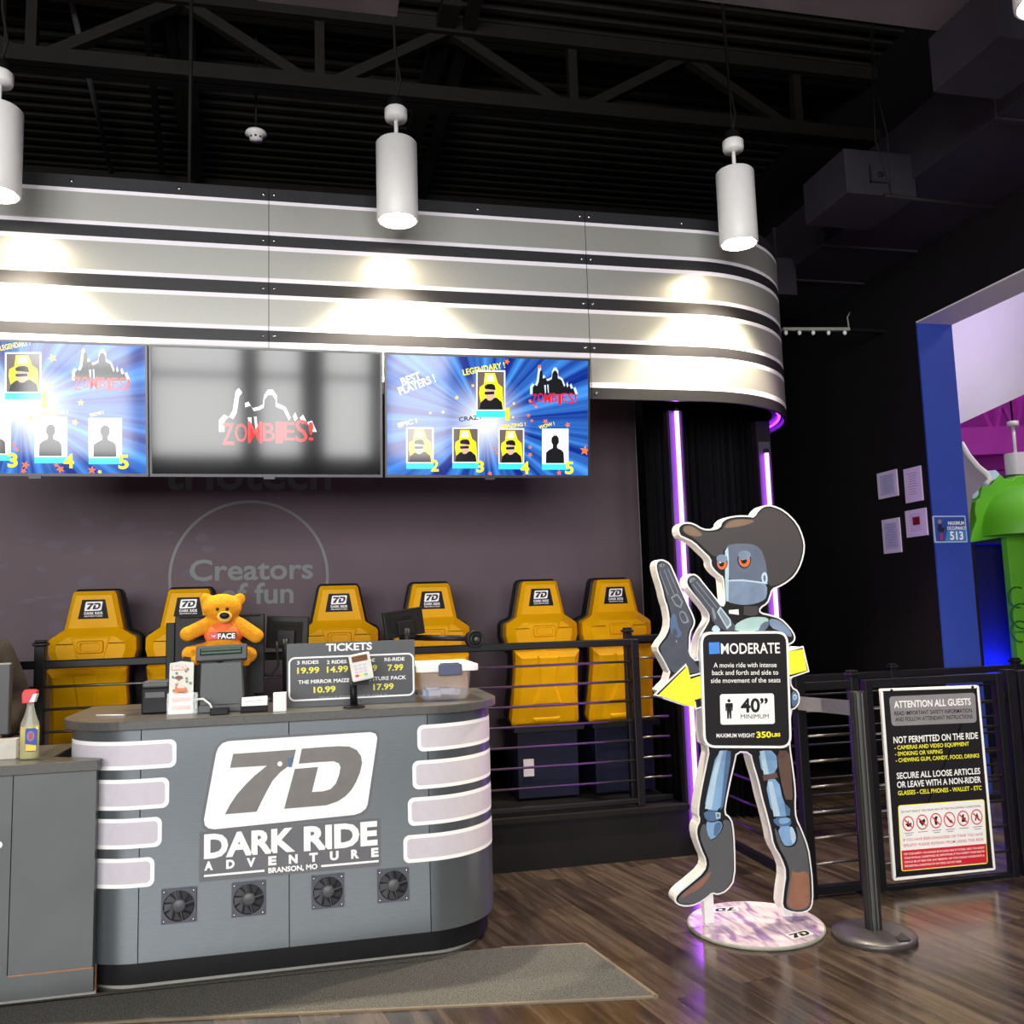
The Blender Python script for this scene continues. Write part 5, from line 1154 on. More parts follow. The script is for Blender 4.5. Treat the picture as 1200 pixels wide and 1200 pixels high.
# head
A(za_([(440,240),(480,228),(560,228),(605,250),(625,300),(634,350),(636,410),(440,402),(438,330)]), 3); A(za_([(440,400),(520,398),(600,408),(636,420),(634,480),(610,500),(560,515),(500,515),(445,500),(440,450)]), 4)
A(za_([(438,262),(452,244),(456,300),(454,500),(444,498),(438,400)]), 5, 0); A(za_([(606,380),(622,358),(636,372),(638,412),(614,416)]), 5); A(za_([(616,382),(626,372),(630,402),(620,408)]), 3)
A(za_([(440,398),(520,396),(636,410),(636,418),(520,404),(440,406)]), 5, 0)
for (cx_, cy_, k) in ((423, 318, .86), (528, 302, 1.0)):
    f = lambda rx, ry, dx=0, dy=0: [(cx_+dx+rx*k*math.cos(2*math.pi*t_/20), cy_+dy+ry*k*math.sin(2*math.pi*t_/20)) for t_ in range(20)]
    A(za_(f(32, 42)), 0, 0); A(za_(f(28, 38)), 9, 0); A(za_(f(25, 27, 1, 8)), 6, 0); A(za_(f(14, 16, -2, 5)), 0, 0); A(za_(f(5, 5, -8, -2)), 7, 0); A(za_(f(30, 22, 0, -20)), 4, 0)
# neck, collar, shoulders
A(za_([(455,540),(500,536),(502,562),(456,556)]), 7, 0); A(za_([(525,520),(592,522),(590,562),(560,568),(524,562)]), 1, 0)
A(za_([(480,610),(530,580),(580,570),(640,575),(640,600),(600,640),(480,640)]), 14); A(za_([(640,578),(690,585),(730,620),(752,655),(745,670),(700,640),(650,622)]), 4); A(za_([(590,640),(610,600),(640,590),(645,610),(620,640)]), 3); A(za_([(372,640),(380,615),(400,608),(420,640)]), 5)
# rear revolver, pointing up from the left edge
A(za_([(122,330),(132,316),(155,316),(172,330),(186,356),(220,436),(254,514),(284,584),(282,606),(262,644),(260,740),(310,800),(322,830),(262,838),(262,800),(205,842),(165,800),(130,722),(140,700),(175,662),(190,604),(180,534),(165,488),(152,440),(128,366)]), 12)
A(za_([(130,328),(146,322),(156,330),(146,338),(132,336)]), 13); A(za_([(136,330),(146,326),(150,331),(144,334)]), 0)
for (p0, p1) in (((150,352),(198,470)), ((168,346),(216,460)), ((128,360),(170,470))):
    dx, dy = p1[0]-p0[0], p1[1]-p0[1]; A(za_([p0, p1, (p1[0]+3, p1[1]-1), (p0[0]+3, p0[1]-1)]), 13, 0)
A(za_([(182,480),(214,462),(240,500),(230,530),(205,520)]), 13, 0); A(za_([(190,484),(212,470),(232,502),(226,522),(207,512)]), 12, 0); A(za_([(218,550),(245,540),(270,590),(262,600),(236,604)]), 13); A(za_([(222,556),(243,548),(262,590),(240,598)]), 12)
A(za_([(184,560),(206,556),(216,620),(236,650),(222,672),(196,660),(178,640)]), 9); A(za_([(190,628),(206,624),(216,650),(204,664),(190,656)]), 12); A(za_([(204,682),(212,680),(213,690),(206,692)]), 13, 0)
# front revolver
A(za_([(264,398),(272,384),(290,380),(310,394),(345,430),(398,498),(450,570),(490,620),(470,640),(430,635),(380,600),(368,560),(300,470)]), 12); A(za_([(268,404),(276,392),(292,388),(300,396),(284,404),(274,414)]), 13); A(za_([(274,404),(284,396),(292,395),(282,402)]), 0)
for (p0, p1) in (((300,408),(398,530)), ((284,420),(382,545))): A(za_([p0, p1, (p1[0]+3, p1[1]-2), (p0[0]+3, p0[1]-2)]), 13, 0)
A(za_([(398,548),(414,522),(462,584),(466,610),(446,630)]), 5, 0); A(za_([(406,548),(416,534),(456,586),(458,604),(444,618)]), 13, 0); A(za_([(372,530),(382,526),(396,572),(390,590),(380,570)]), 13)
# elbow
A(za_([(748,915),(776,928),(780,966),(764,990),(748,992)]), 9); A(za_([(754,935),(768,932),(774,948),(766,962),(754,958)]), 5); A(za_([(758,942),(766,942),(767,954),(759,954)]), 3)
# left leg and boot
A(zb1([(374,222),(432,222),(434,262),(412,380),(392,488),(316,482),(336,380)]), 8); A(zb1([(336,400),(352,330),(384,225),(400,225),(372,340),(350,480),(320,478)]), 5, 0); A(zb1([(414,225),(434,225),(432,270),(400,470),(388,484)]), 9, 0)
A(zb1([(312,486),(392,490),(388,524),(350,535),(322,526)]), 9); A(zb1([(366,494),(388,494),(388,520),(370,522)]), 5, 0); A(zb1([(372,500),(383,500),(383,514),(374,515)]), 9, 0); A(zb1([(324,530),(350,540),(388,528),(400,560),(352,620),(330,590)]), 8); A(zb1([(360,545),(386,532),(396,558),(358,610)]), 9)
A(zb1([(304,552),(322,540),(334,600),(354,622),(404,562),(396,528),(420,524),(436,548),(443,640),(444,784),(414,830),(380,846),(356,840),(334,856),(290,888),(240,897),(206,890),(200,876),(212,856),(270,808),(330,760),(342,712),(318,655),(296,598)]), 10)
A(zb1([(214,866),(226,848),(276,810),(338,760),(350,745),(336,782),(300,826),(250,852),(218,872)]), 11)
# right leg and boot
A(zb1([(552,222),(632,222),(640,320),(572,330)]), 8); A(zb1([(560,225),(580,222),(600,325),(578,328)]), 5, 0); A(zb1([(582,350),(642,345),(664,450),(692,476),(690,510),(616,514)]), 8); A(zb1([(596,360),(616,358),(650,508),(622,512)]), 5, 0); A(zb1([(668,455),(694,478),(692,508),(676,508)]), 9, 0)
A(zb1([(572,332),(634,318),(640,340),(578,356)]), 15, 0); A(zb1([(632,222),(690,222),(698,300),(702,380),(706,440),(686,436),(672,440),(650,340)]), 15)
A(zb1([(616,518),(694,512),(700,550),(660,560),(628,548)]), 9); A(zb1([(640,520),(690,514),(694,536),(650,548)]), 8); A(zb1([(634,556),(702,552),(722,600),(714,630),(690,642),(662,636)]), 8); A(zb1([(690,556),(704,556),(720,598),(712,626),(700,630)]), 5)
A(zb1([(622,560),(634,566),(660,640),(692,648),(720,636),(728,596),(716,546),(736,572),(764,650),(775,722),(780,790),(784,890),(772,914),(740,926),(700,922),(674,905),(678,850),(694,760),(676,700),(640,640)]), 10)
A(zb1([(704,738),(712,760),(770,748),(778,800),(780,886),(768,908),(738,920),(700,914),(680,900),(686,850)]), 11)
b.build('printed_figure', pc, co)
# arrow board behind the notice, notice board
b = MB()
arw = ccw(za_([(100,938),(252,790),(266,846),(800,708),(828,828),(295,1006),(290,972)])); arw_in = ccw(za_([(122,934),(248,812),(262,862),(330,836),(740,728),(796,722),(814,818),(330,944),(278,952),(290,990)]))
b.slab(QF, arw, .003, .014, 1, 1); b.poly(QF, off(arw, -.007), .0145, 2); b.poly(QF, ccw(za_([(122,936),(258,800),(272,862),(340,840),(740,732),(798,722),(816,822),(330,948),(290,960),(296,1000)])), .015, 0)
b.build('arrow_board', [M['yellow_print'], M['white_print'], M['black_print']], co)
NF = Frame(QF.P(0, 0, .03), QF.u, QF.v)
zn = lambda x, y: (740+x/4.0, 580+y/4.0)
def tilt_rr(pts4, r_, n=6):   # rounded quad from 4 pixel corners (TL TR BR BL)
    P4 = [Vector(NF.px(*p_)) for p_ in pts4]; out = []
    for i in range(4):
        p0, p1, p2 = P4[i-1], P4[i], P4[(i+1) % 4]; a_ = (p0-p1).normalized(); c_ = (p2-p1).normalized()
        for k in range(n+1):
            t_ = k/n; s0 = p1+a_*r_; s1 = p1+c_*r_; q_ = s0*(1-t_)**2+p1*2*t_*(1-t_)+s1*t_**2; out.append((q_.x, q_.y))
    return ccw(out)
b = MB(); nb = tilt_rr([zn(322, 642), zn(734, 638), zn(752, 1188), zn(338, 1186)], .062)
b.slab(NF, nb, -.028, 0, 0, 0); no = b.build('notice_board', [M['white_print']], co)
b = MB(); b.poly(NF, off(nb, -.012), .0008, 0); b.poly(NF, ccw([NF.px(*zn(*p_)) for p_ in ((362,692),(412,690),(414,744),(364,746))]), .0012, 1)
b.tpx(NF, 'MODERATE', *zn(420, 745), *zn(696, 741), 12.2, .0012, 2, .022, True)
for t_, xa, ya, xb, yb in (('A movie ride with intense', 385, 809, 680, 807), ('back and forth and side to', 378, 844, 688, 842), ('side movement of the seats', 372, 881, 698, 878)): b.tpx(NF, t_, *zn(xa, ya), *zn(xb, yb), 5.6, .0012, 2, .008, True)
b.poly(NF, tilt_rr([zn(414, 934), zn(667, 930), zn(672, 1073), zn(417, 1077)], .014), .0012, 2)
hp = lambda pts: ccw([NF.px(*zn(*p_)) for p_ in pts])
b.poly(NF, smooth_poly(hp([(449,957),(463,957),(464,972),(450,972)]), 2), .0016, 0)
b.poly(NF, hp([(442,976),(472,975),(475,982),(474,1012),(469,1012),(468,990),(468,1048),(460,1048),(458,1014),(456,1049),(448,1049),(446,990),(446,1012),(441,1012),(439,982)]), .0016, 0)
b.tpx(NF, '40\u201d', *zn(512, 1018), *zn(640, 1016), 16, .0016, 0, .045, True); b.tpx(NF, 'MINIMUM', *zn(512, 1049), *zn(643, 1047), 5, .0016, 0, 0.0, True)
b.tpx(NF, 'MAXIMUM WEIGHT', *zn(398, 1137), *zn(578, 1136), 4.6, .0012, 2, .025, True); b.tpx(NF, '350', *zn(586, 1138), *zn(655, 1136), 7, .0012, 3, .05, True); b.tpx(NF, 'LBS', *zn(658, 1133), *zn(698, 1131), 4, .0012, 3, .06, True)
b.build('notice_print', [M['black_print'], M['blue_print'], M['white_print'], M['yellow_print']], no)
# base
BR_ = .325
MB().lathe([(0, 0), (BR_-.012, 0), (BR_, .004), (BR_, .014), (BR_-.004, .018), (0, .018)], BC, 64).build('round_base', [M['trim_grey']], co)
def base_print_tube_glow():  # disc print, with the purple tubes' glow tinted into its colours
    m = bpy.data.materials.new('base_print_tube_glow'); m.use_nodes = True; nt = m.node_tree; p = nt.nodes['Principled BSDF']
    tc = nnew(nt, 'ShaderNodeTexCoord'); mp = nnew(nt, 'ShaderNodeMapping'); mp.inputs['Scale'].default_value = (9, 2.2, 1); mp.inputs['Rotation'].default_value = (0, 0, .9)
    nz = nnew(nt, 'ShaderNodeTexNoise'); nz.inputs['Scale'].default_value = 2.4; nz.inputs['Detail'].default_value = 4; nz.inputs['Distortion'].default_value = 1.0
    cr_ = nnew(nt, 'ShaderNodeValToRGB'); e_ = cr_.color_ramp.elements; e_[0].position = .36; e_[0].color = rgb((160, 132, 176)); e_[1].position = .60; e_[1].color = rgb((236, 220, 226))
    nt.links.new(tc.outputs['Object'], mp.inputs[0]); nt.links.new(mp.outputs[0], nz.inputs['Vector']); nt.links.new(nz.outputs['Fac'], cr_.inputs[0]); nt.links.new(cr_.outputs[0], p.inputs['Base Color']); p.inputs['Roughness'].default_value = .22
    return m
GF = Frame(BC+Vector((0, 0, .0184)), (1, 0, 0), (0, 1, 0))
b = MB(); b.poly(GF, circ(0, 0, BR_-.008, 64), 0, 0)
for (x, y, r_) in ((-.05, .22, .05), (.12, -.21, .055)):
    c = Frame(GF.P(x, y, 0), (1, .25, 0) if y < 0 else (-1, .1, 0), (-.25, 1, 0) if y < 0 else (-.1, -1, 0)); emblem(b, c, -.07, .07, -.03, .04, .0006, 1, 2, .0004)
b.build('base_graphic', [base_print_tube_glow(), M['white_print'], M['black_print']], co)
for (xa, xb, yt, yb_) in ((832, 843.5, 1045, 1088), (927, 937, 1060, 1083)):
    a0, z0 = QF.px(xa, yt); a1, z1 = QF.px(xb, yt)
    b = MB(); b.slab(QF, [(a0, .018), (a1, .018), (a1, z0+.08), (a0, z0+.08)], -.13, -.086); b.build('support_post', M['white'], co, bevel=.002)

# ------------------------------------------------------------------ stanchion with belt
SC = Vector((2.525, 3.875, 0)); SR = .187
sn = thing('belt_stanchion', 'dark metal belt stanchion on a round base in front of the guests sign', 'stanchion', SC)
MB().lathe([(0, 0), (SR, 0), (SR, .018), (SR-.006, .026), (SR-.05, .034), (.05, .04), (0, .04)], SC, 56).build('base', mat('stanchion_base', (88, 84, 84), .38, metal=.4, var=.06), sn)
sm_ = mat('stanchion_pole', (64, 64, 62), .35, metal=.6, var=.05)
SZ = W(1007, 811, Y=SC.y).z
b = MB(); n = 40; prof = []
vs = []
for z_ in (.036, SZ):
    for k in range(n):
        t_ = 2*math.pi*k/n; r_ = .038-(.004 if k % 5 == 0 else 0); vs.append((SC.x+r_*math.cos(t_), SC.y+r_*math.sin(t_), z_))
b.add(vs, [(k, (k+1) % n, n+(k+1) % n, n+k) for k in range(n)]+[tuple(n+k for k in range(n))]); b.build('pole', sm_, sn)
MB().lathe([(.0, SZ-.0), (.036, SZ), (.034, SZ+.004), (0, SZ+.006)], SC, 28).build('head_cap', M['black_plastic'], sn)
b = MB(); b.obox(SC+Vector((.06, -.10, .034)), (.03, 0, 0), (.01, .06, .0), (0, 0, .0015)); b.build('base_label', mat('label_dark', (46, 44, 44), .5), sn)
PA = Vector((2.50, 4.43, 0))
q0, q1 = W(946, 823, Y=4.40), W(1000, 830, Y=SC.y)
b = MB(); hh = .035
b.add([(PA.x, 4.40, q0.z-hh), (SC.x-.03, SC.y+.02, q1.z-hh), (SC.x-.03, SC.y+.02, q1.z+hh), (PA.x, 4.40, q0.z+hh), (PA.x+.003, 4.40, q0.z-hh), (SC.x-.027, SC.y+.02, q1.z-hh), (SC.x-.027, SC.y+.02, q1.z+hh), (PA.x+.003, 4.40, q0.z+hh)],
      [(0, 1, 2, 3), (7, 6, 5, 4), (0, 4, 5, 1), (1, 5, 6, 2), (2, 6, 7, 3), (3, 7, 4, 0)])
b.build('belt', mat('belt_grey', (132, 130, 136), .8, var=.1, scale=80), sn)
MB().box((PA.x-.02, 4.385, q0.z-.05), (PA.x+.02, 4.405, q0.z+.05)).build('belt_end', M['black_plastic'], sn)

# ------------------------------------------------------------------ railings and gates at the right
GY = 4.46
def px_rail(o, x0, x1, Y, zt, zb, rungs, r_=.0075, rm=None):
    MB().bar((x0, Y, zt), (x1, Y, zt), .04, .045).build('top_rail', M['black_metal'], o, bevel=.005)
    MB().bar((x0, Y, zb), (x1, Y, zb), .04, .045).build('bottom_rail', M['black_metal'], o, bevel=.005)
    for k in range(rungs):
        z = zb+(zt-zb)*(k+1)/(rungs+1); MB().tube([(x0, Y, z), (x1, Y, z)], r_, 8).build('rung', rm or M['rung'], o)
fx = thing('queue_railing', 'short black railing with thin rungs between the cutout and the guests sign gate', 'railing', (2.65, GY, 0))
xa, xb = W(941, 900, Y=GY).x, W(1006, 900, Y=GY).x
zt, zb = W(970, 803, Y=GY).z, W(970, 1042, Y=GY).z
px_rail(fx, xa, xb, GY, zt, zb, 7); post_(fx, xa, GY, 0, W(930, 785, Y=GY).z, .055, True)
post_(fx, xb, GY, 0, W(1002, 792, Y=GY).z, .05, True)
b = MB(); b.box((xb-.06, GY-.05, 0), (xb+.03, GY+.05, .008)); b.build('foot_plate', M['black_metal'], fx)
gt = thing('railing_gate', 'black railing gate that carries the white framed guests sign', 'gate', (3.3, GY, 0))
xa, xb = W(1022, 900, Y=GY).x, W(1177, 900, Y=GY).x
zt, zb = W(1095, 797, Y=GY).z, W(1110, 1035, Y=GY).z
px_rail(gt, xa, xb, GY, zt, zb, 7)
for x_ in (xa, xb): b = MB(); b.box((x_-.022, GY-.025, zb-.03), (x_+.022, GY+.025, zt+.022)); b.build('gate_stile', M['black_metal'], gt, bevel=.004)
for zz_ in (zb+.12, zt-.12): MB().tube([(xb+.03, GY, zz_-.03), (xb+.03, GY, zz_+.03)], .012, 10).build('hinge', M['rung'], gt)
g2 = thing('side_gate', 'black railing gate at the right picture edge beside the guests sign gate', 'gate', (4.1, GY, 0))
xc = xb+.075; b = MB(); b.box((xc-.03, GY-.03, 0), (xc+.03, GY+.03, zt+.04)); b.build('gate_post', M['black_metal'], g2, bevel=.004)
xd = xc+.075; px_rail(g2, xd, xd+.55, GY, zt+.01, zb, 7)
b = MB(); b.box((xd-.022, GY-.025, 0), (xd+.03, GY+.025, zt+.03)); b.build('gate_stile', M['black_metal'], g2, bevel=.004)
b = MB(); b.box((xd+.53, GY-.025, 0), (xd+.58, GY+.025, zt+.03)); b.build('gate_stile', M['black_metal'], g2, bevel=.004)
# depth railing from the column towards the viewer
dr = thing('passage_railing', 'low black railing running back from the queue post to the purple light column', 'railing', (2.46, 4.9, 0))
xa = 2.46
for k in range(8):
    z = .12+(1.1-.12)*k/7; w_ = .04 if k in (0, 7) else .015
    (MB().bar((xa, 4.52, z), (xa, 5.30, z), w_, w_) if w_ > .02 else MB().tube([(xa, 4.52, z), (xa, 5.30, z)], .0075, 8)).build('rail' if w_ > .02 else 'rung', M['black_metal'], dr)
for y_ in (4.53, 5.31): b = MB(); b.box((xa-.022, y_-.022, 0), (xa+.022, y_+.022, 1.13)); b.build('post', M['black_metal'], dr, bevel=.004)
# far railing, right
YR_ = 5.6
fr_ = thing('far_railing', 'dark railing behind the gates in front of the blue end wall', 'railing', (4, YR_, 0))
zt = W(1100, 787, Y=YR_).z
px_rail(fr_, 3.05, 6.3, YR_, zt, .15, 7, rm=M['black_metal'])
for x_ in (W(1190, 780, Y=YR_).x, W(1045, 780, Y=YR_).x, 3.07): post_(fr_, x_, YR_, 0, zt+.04, .05)
# guests sign
SY = GY-.05
SFm = Frame((0, SY, 0), (1, 0, 0), (0, 0, 1))
zs = lambda x, y: (1020+x/4.8, 790+y/4.8)
gs_ = thing('guests_sign', 'black safety notice with white border and red panel hung on the gate', 'sign', W(1100, 1025, Y=SY))
def quad(F, pts): return ccw([F.px(*zs(*p_)) for p_ in pts])
def rq(F, pts, r_, n=4):
    P4 = [Vector(F.px(*zs(*p_))) for p_ in pts]; out = []
    for i in range(4):
        p0, p1, p2 = P4[i-1], P4[i], P4[(i+1) % 4]; a_ = (p0-p1).normalized(); c_ = (p2-p1).normalized()
        for k in range(n+1):
            t_ = k/n; q_ = (p1+a_*r_)*(1-t_)**2+p1*2*t_*(1-t_)+(p1+c_*r_)*t_**2; out.append((q_.x, q_.y))
    return ccw(out)
o4 = rq(SFm, [(55, 83), (610, 62), (705, 1101), (131, 1163)], .012)
b = MB(); b.slab(SFm, o4, -.014, 0); b.build('board', M['white_print'], gs_)
b = MB(); b.poly(SFm, off(o4, -.016), .0006, 0)
b.poly(SFm, rq(SFm, [(104, 126), (588, 104), (598, 272), (120, 292)], .022), .001, 3)
T = lambda t_, xa, ya, xb, yb, h, m_, bo_=.045, d=.0014: b.tpx(SFm, t_, *zs(xa, ya), *zs(xb, yb), h/4.8, d, m_, bo_*.75, True)
T('ATTENTION ALL GUESTS', 133, 190, 565, 172, 38, 1); T('READ IMPORTANT SAFETY INFORMATION', 135, 232, 570, 215, 22, 0, .03); T('AND FOLLOW ATTENDANT INSTRUCTIONS', 140, 266, 575, 248, 22, 0, .03)
T('NOT PERMITTED ON THE RIDE', 130, 389, 605, 362, 36, 1)
T('- CAMERAS AND VIDEO EQUIPMENT', 135, 425, 555, 402, 22, 2, .04); T('- SMOKING OR VAPING', 138, 460, 405, 445, 22, 2, .04); T('- CHEWING GUM, CANDY, FOOD, DRINKS', 142, 496, 612, 468, 22, 2, .04)
T('SECURE ALL LOOSE ARTICLES', 148, 589, 618, 560, 34, 1); T('OR LEAVE WITH A NON-RIDER', 150, 639, 622, 608, 34, 1); T('GLASSES - CELL PHONES - WALLET - ETC', 155, 681, 625, 650, 24, 2, .04)
wp = rq(SFm, [(154, 738), (640, 703), (660, 1066), (174, 1110)], .016); b.poly(SFm, wp, .001, 2); b.poly(SFm, off(wp, -.004), .0012, 1)
T('DO NOT RIDE IF YOU HAVE ANY OF THE FOLLOWING CONDITIONS:', 173, 781, 620, 746, 11, 0, .01)
for i, (cx_, cy_) in enumerate(((212, 840), (291, 832), (368, 824), (444, 818), (521, 811), (597, 803))):
    c = SFm.px(*zs(cx_, cy_)); r_ = abs(SFm.px(*zs(cx_+33, cy_))[0]-c[0])
    b.poly(SFm, circ(c[0], c[1], r_, 20, r_*1.12), .0014, 4); b.poly(SFm, circ(c[0], c[1], r_*.84, 20, r_*.95), .0016, 1)
    g_ = [[(-.5,-.1),(-.1,-.5),(.5,-.4),(.55,.1),(.2,0),(0,.5),(-.1,.1)], [(0,-.6),(.55,.1),(.4,.5),(0,.25),(-.4,.5),(-.55,.1)], [(-.2,-.6),(.2,-.6),(.15,.1),(.35,.6),(-.1,.65),(-.3,.2)], [(-.5,.3),(-.2,.4),(0,0),(.4,-.1),(.5,-.45),(.1,-.5),(-.1,-.2)], [(-.35,-.5),(.3,-.5),(.45,0),(.1,.2),(.2,.6),(-.15,.55),(-.2,.1)], [(-.4,-.5),(-.2,-.5),(0,-.1),(.2,-.5),(.4,-.5),(.2,.3),(.1,.6),(-.1,.3)]][i]
    b.poly(SFm, ccw([(c[0]+x_*r_, c[1]+y_*r_) for x_, y_ in g_]), .0018, 0)
    b.poly(SFm, ccw([(c[0]-.66*r_, c[1]+.52*r_), (c[0]-.52*r_, c[1]+.66*r_), (c[0]+.66*r_, c[1]-.52*r_), (c[0]+.52*r_, c[1]-.66*r_)]), .002, 4)
    for k in range(2 if i in (0, 2, 3, 5) else 1):
        y_ = c[1]-r_*(1.45+.3*k); w_ = r_*(.8 if k == 0 else .55); b.poly(SFm, [(c[0]-w_, y_), (c[0]+w_, y_), (c[0]+w_, y_+r_*.1), (c[0]-w_, y_+r_*.1)], .0014, 3)
T('IF YOU HAVE BEEN DIAGNOSED OR THINK YOU HAVE', 185, 941, 632, 906, 15, 4, .01); T('EPILEPSY PLEASE REFRAIN FROM USING THIS RIDE', 187, 972, 635, 936, 15, 4, .01)
b.poly(SFm, quad(SFm, [(174, 993), (651, 953), (655, 1060), (181, 1104)]), .0014, 4)
for i, t_ in enumerate(('FOR YOUR SAFETY, YOU SHOULD BE IN GOOD HEALTH TO RIDE. ONLY YOU KNOW', 'YOUR PHYSICAL CONDITIONS OR LIMITATIONS. IF YOU SUSPECT YOUR HEALTH', 'COULD BE AT RISK FOR ANY REASON, OR YOU COULD AGGRAVATE A', 'PRE-EXISTING CONDITION OF ANY KIND, DO NOT RIDE!')):
    T(t_, 188+i*1.5, 1018+i*22.5, (640, 641, 641, 510)[i], (980, 1001, 1024, 1058)[i], 11, 1, .03, .0018)
b.build('notice_print', [M['black_print'], M['white_print'], M['yellow_print'], M['grey_print'], M['red_print']], gs_)
b = MB()
for (x, y) in ((1045, 812), (1140, 808)): p = W(x, y, Y=SY); b.box((p.x-.008, SY+.0, p.z-.01), (p.x+.008, GY-.022, p.z+.02))
b.build('hanging_clip', M['black_plastic'], gs_)

# ------------------------------------------------------------------ notices on the black wall, occupancy sign
pm = mat('paper_lilac', (214, 196, 226), .6, var=.05, scale=10)
ink = mat('ink_lilac', (150, 128, 170), .6, var=.05)
def framed(label, pts, body, stamp=None):
    P4 = [W(x, y, X=XR-.012) for (x, y) in pts]; y0 = (P4[0].y+P4[3].y)/2; y1 = (P4[1].y+P4[2].y)/2; z1 = (P4[0].z+P4[1].z)/2; z0 = (P4[2].z+P4[3].z)/2
    F = Frame((XR-.012, y0, z0), (0, -1, 0), (0, 0, 1)); w_, h_ = y0-y1, z1-z0
    o = thing('framed_notice', label, 'notice', (XR-.012, (y0+y1)/2, z0))
    b = MB(); b.slab(F, [(0, 0), (w_, 0), (w_, h_), (0, h_)], -.012, 0); b.build('frame', M['black_plastic'] if 0 else pm, o)
    b = MB()
    if body: b.poly(F, [(w_*.14, h_*.12), (w_*.86, h_*.12), (w_*.86, h_*.88), (w_*.14, h_*.88)], .0008, 1)
    random.seed(len(label))
    for k in range(9):
        z_ = h_*(.82-.075*k); l_ = random.uniform(.25, .5); b.poly(F, [(w_*(.5-l_*.6), z_), (w_*(.5+l_*.6), z_), (w_*(.5+l_*.6), z_+h_*.018), (w_*(.5-l_*.6), z_+h_*.018)], .0012, 0)
    if stamp: b.poly(F, [(w_*.36, h_*.42), (w_*.70, h_*.42), (w_*.70, h_*.72), (w_*.36, h_*.72)], .0016, 2)
    b.build('printed_lines', [ink, mat('paper_blue', (176, 172, 214), .6, var=.05), mat('dark_red', (120, 16, 34), .5)], o)
framed('small framed notice with a bluish sheet, upper left of four on the black wall', [(1027, 556), (1050, 549), (1052, 580), (1030, 586)], True)
framed('tall lilac notice, upper right of four on the black wall', [(1058, 551), (1078, 545), (1081, 585), (1062, 591)], False)
framed('tall lilac notice, lower left of four on the black wall', [(1033, 611), (1053, 605), (1056, 646), (1036, 650)], True)
framed('pale notice with a dark red square, on the black wall', [(1060, 600), (1084, 594), (1087, 626), (1063, 631)], False, True)
OF = Frame((0, 5.975, 0), (1, 0, 0), (0, 0, 1))
oc = thing('occupancy_sign', 'small blue maximum occupancy 513 sign on the blue end wall', 'sign', W(1114, 636, Y=5.975))
a0, z1 = OF.px(1093, 604.5); a1, z0 = OF.px(1134, 635.5)
b = MB(); b.slab(OF, rrect(a0, z0, a1, z1, .008, 3), -.01, 0); b.build('board', mat('occ_border', (168, 190, 214), .4), oc)
b = MB(); b.poly(OF, rrect(a0+.01, z0+.01, a1-.01, z1-.01, .006, 3), .001, 0); b.poly(OF, [(a0+.09, z0+.012), (a1-.012, z0+.012), (a1-.012, z0+.11), (a0+.12, z0+.1)], .0013, 1)
b.tpx(OF, 'MAXIMUM', 1111, 615, 1130, 615, 4, .0016, 2, .04); b.tpx(OF, 'OCCUPANCY', 1110, 620.5, 1132, 620.5, 3.6, .0016, 2, .04); b.tpx(OF, '513', 1113.5, 632.5, 1129, 632, 9.5, .0016, 2, .05)
fgx = lambda u, v: (a0+.012+.09*u, z0+.02+(z1-z0-.04)*v)
b.poly(OF, [fgx(*p_) for p_ in ((.45,0),(.65,0),(.62,.35),(.5,.35))], .0016, 3); b.poly(OF, [fgx(*p_) for p_ in ((.35,.35),(.72,.35),(1.0,.55),(.9,.6),(.68,.55),(.66,.75),(.35,.75),(.2,.5))], .0017, 4); b.poly(OF, smooth_poly([fgx(*p_) for p_ in ((.3,.74),(.66,.74),(.68,.95),(.32,.95))], 2), .0018, 5)
b.build('sign_print', [mat('occ_blue', (40, 74, 150), .4, var=.05), mat('occ_cyan', (64, 130, 190), .4, var=.05), M['white_print'], M['red_print'], mat('occ_navy', (24, 30, 60), .4), mat('occ_skin', (150, 120, 130), .5)], oc)

# ------------------------------------------------------------------ the bright room beyond the opening
magenta = mat('magenta_wall', (196, 70, 190), .6, var=.08, scale=2)
struct('wall_far', MB().box((XR+.3, 13.0, 0), (14, 13.2, 7)), magenta)
struct('wall_side', MB().box((13.8, -6, 0), (14, 13.2, 7)), magenta)
struct('ceiling_far', MB().box((XR+.3, -6, 6.9), (14, 13.2, 7.1)), mat('far_ceiling', (60, 40, 66), .8, var=.1))
struct('floor_far', MB().box((12, -6, -.12), (14, 14, 0)), M['floor'])
# sloping white bulkhead
A0, A1 = W(1122, 498, Y=7.7), W(1216, 455, Y=7.5)
B0, B1 = W(1076, 352, Y=6.9), W(1216, 285, Y=6.7)
lv = mat('lavender_gyp', (236, 230, 238), .6, var=.02, scale=2)
d_ = (A1-A0)*2.0; b = MB(); tv_ = Vector((0.03, .02, .1))
q = [A0-d_*.02, A1+d_, B1+d_+Vector((0,0,.4)), B0-d_*.02+Vector((0,0,.2))]
b.add([tuple(p) for p in q]+[tuple(p+tv_) for p in q], [(0, 1, 2, 3), (7, 6, 5, 4), (0, 4, 5, 1), (1, 5, 6, 2), (2, 6, 7, 3), (3, 7, 4, 0)])
struct('ceiling_bulkhead', b, lv)
# magenta beams far behind
b = MB(); p, q = W(1110, 520, Y=11.5), W(1230, 515, Y=11.5); b.bar(p, q, .3, .42); p, q = W(1110, 545, Y=11.9), W(1230, 543, Y=11.9); b.bar(p, q, .2, .2)
for (xa, ya, xb, yb) in ((1150, 480, 1165, 512), (1165, 512, 1172, 470), (1172, 470, 1190, 508), (1190, 508, 1196, 462)): b.bar(W(xa, ya, Y=11.7), W(xb, yb, Y=11.7), .06, .06)
struct('beam_far', b, magenta)
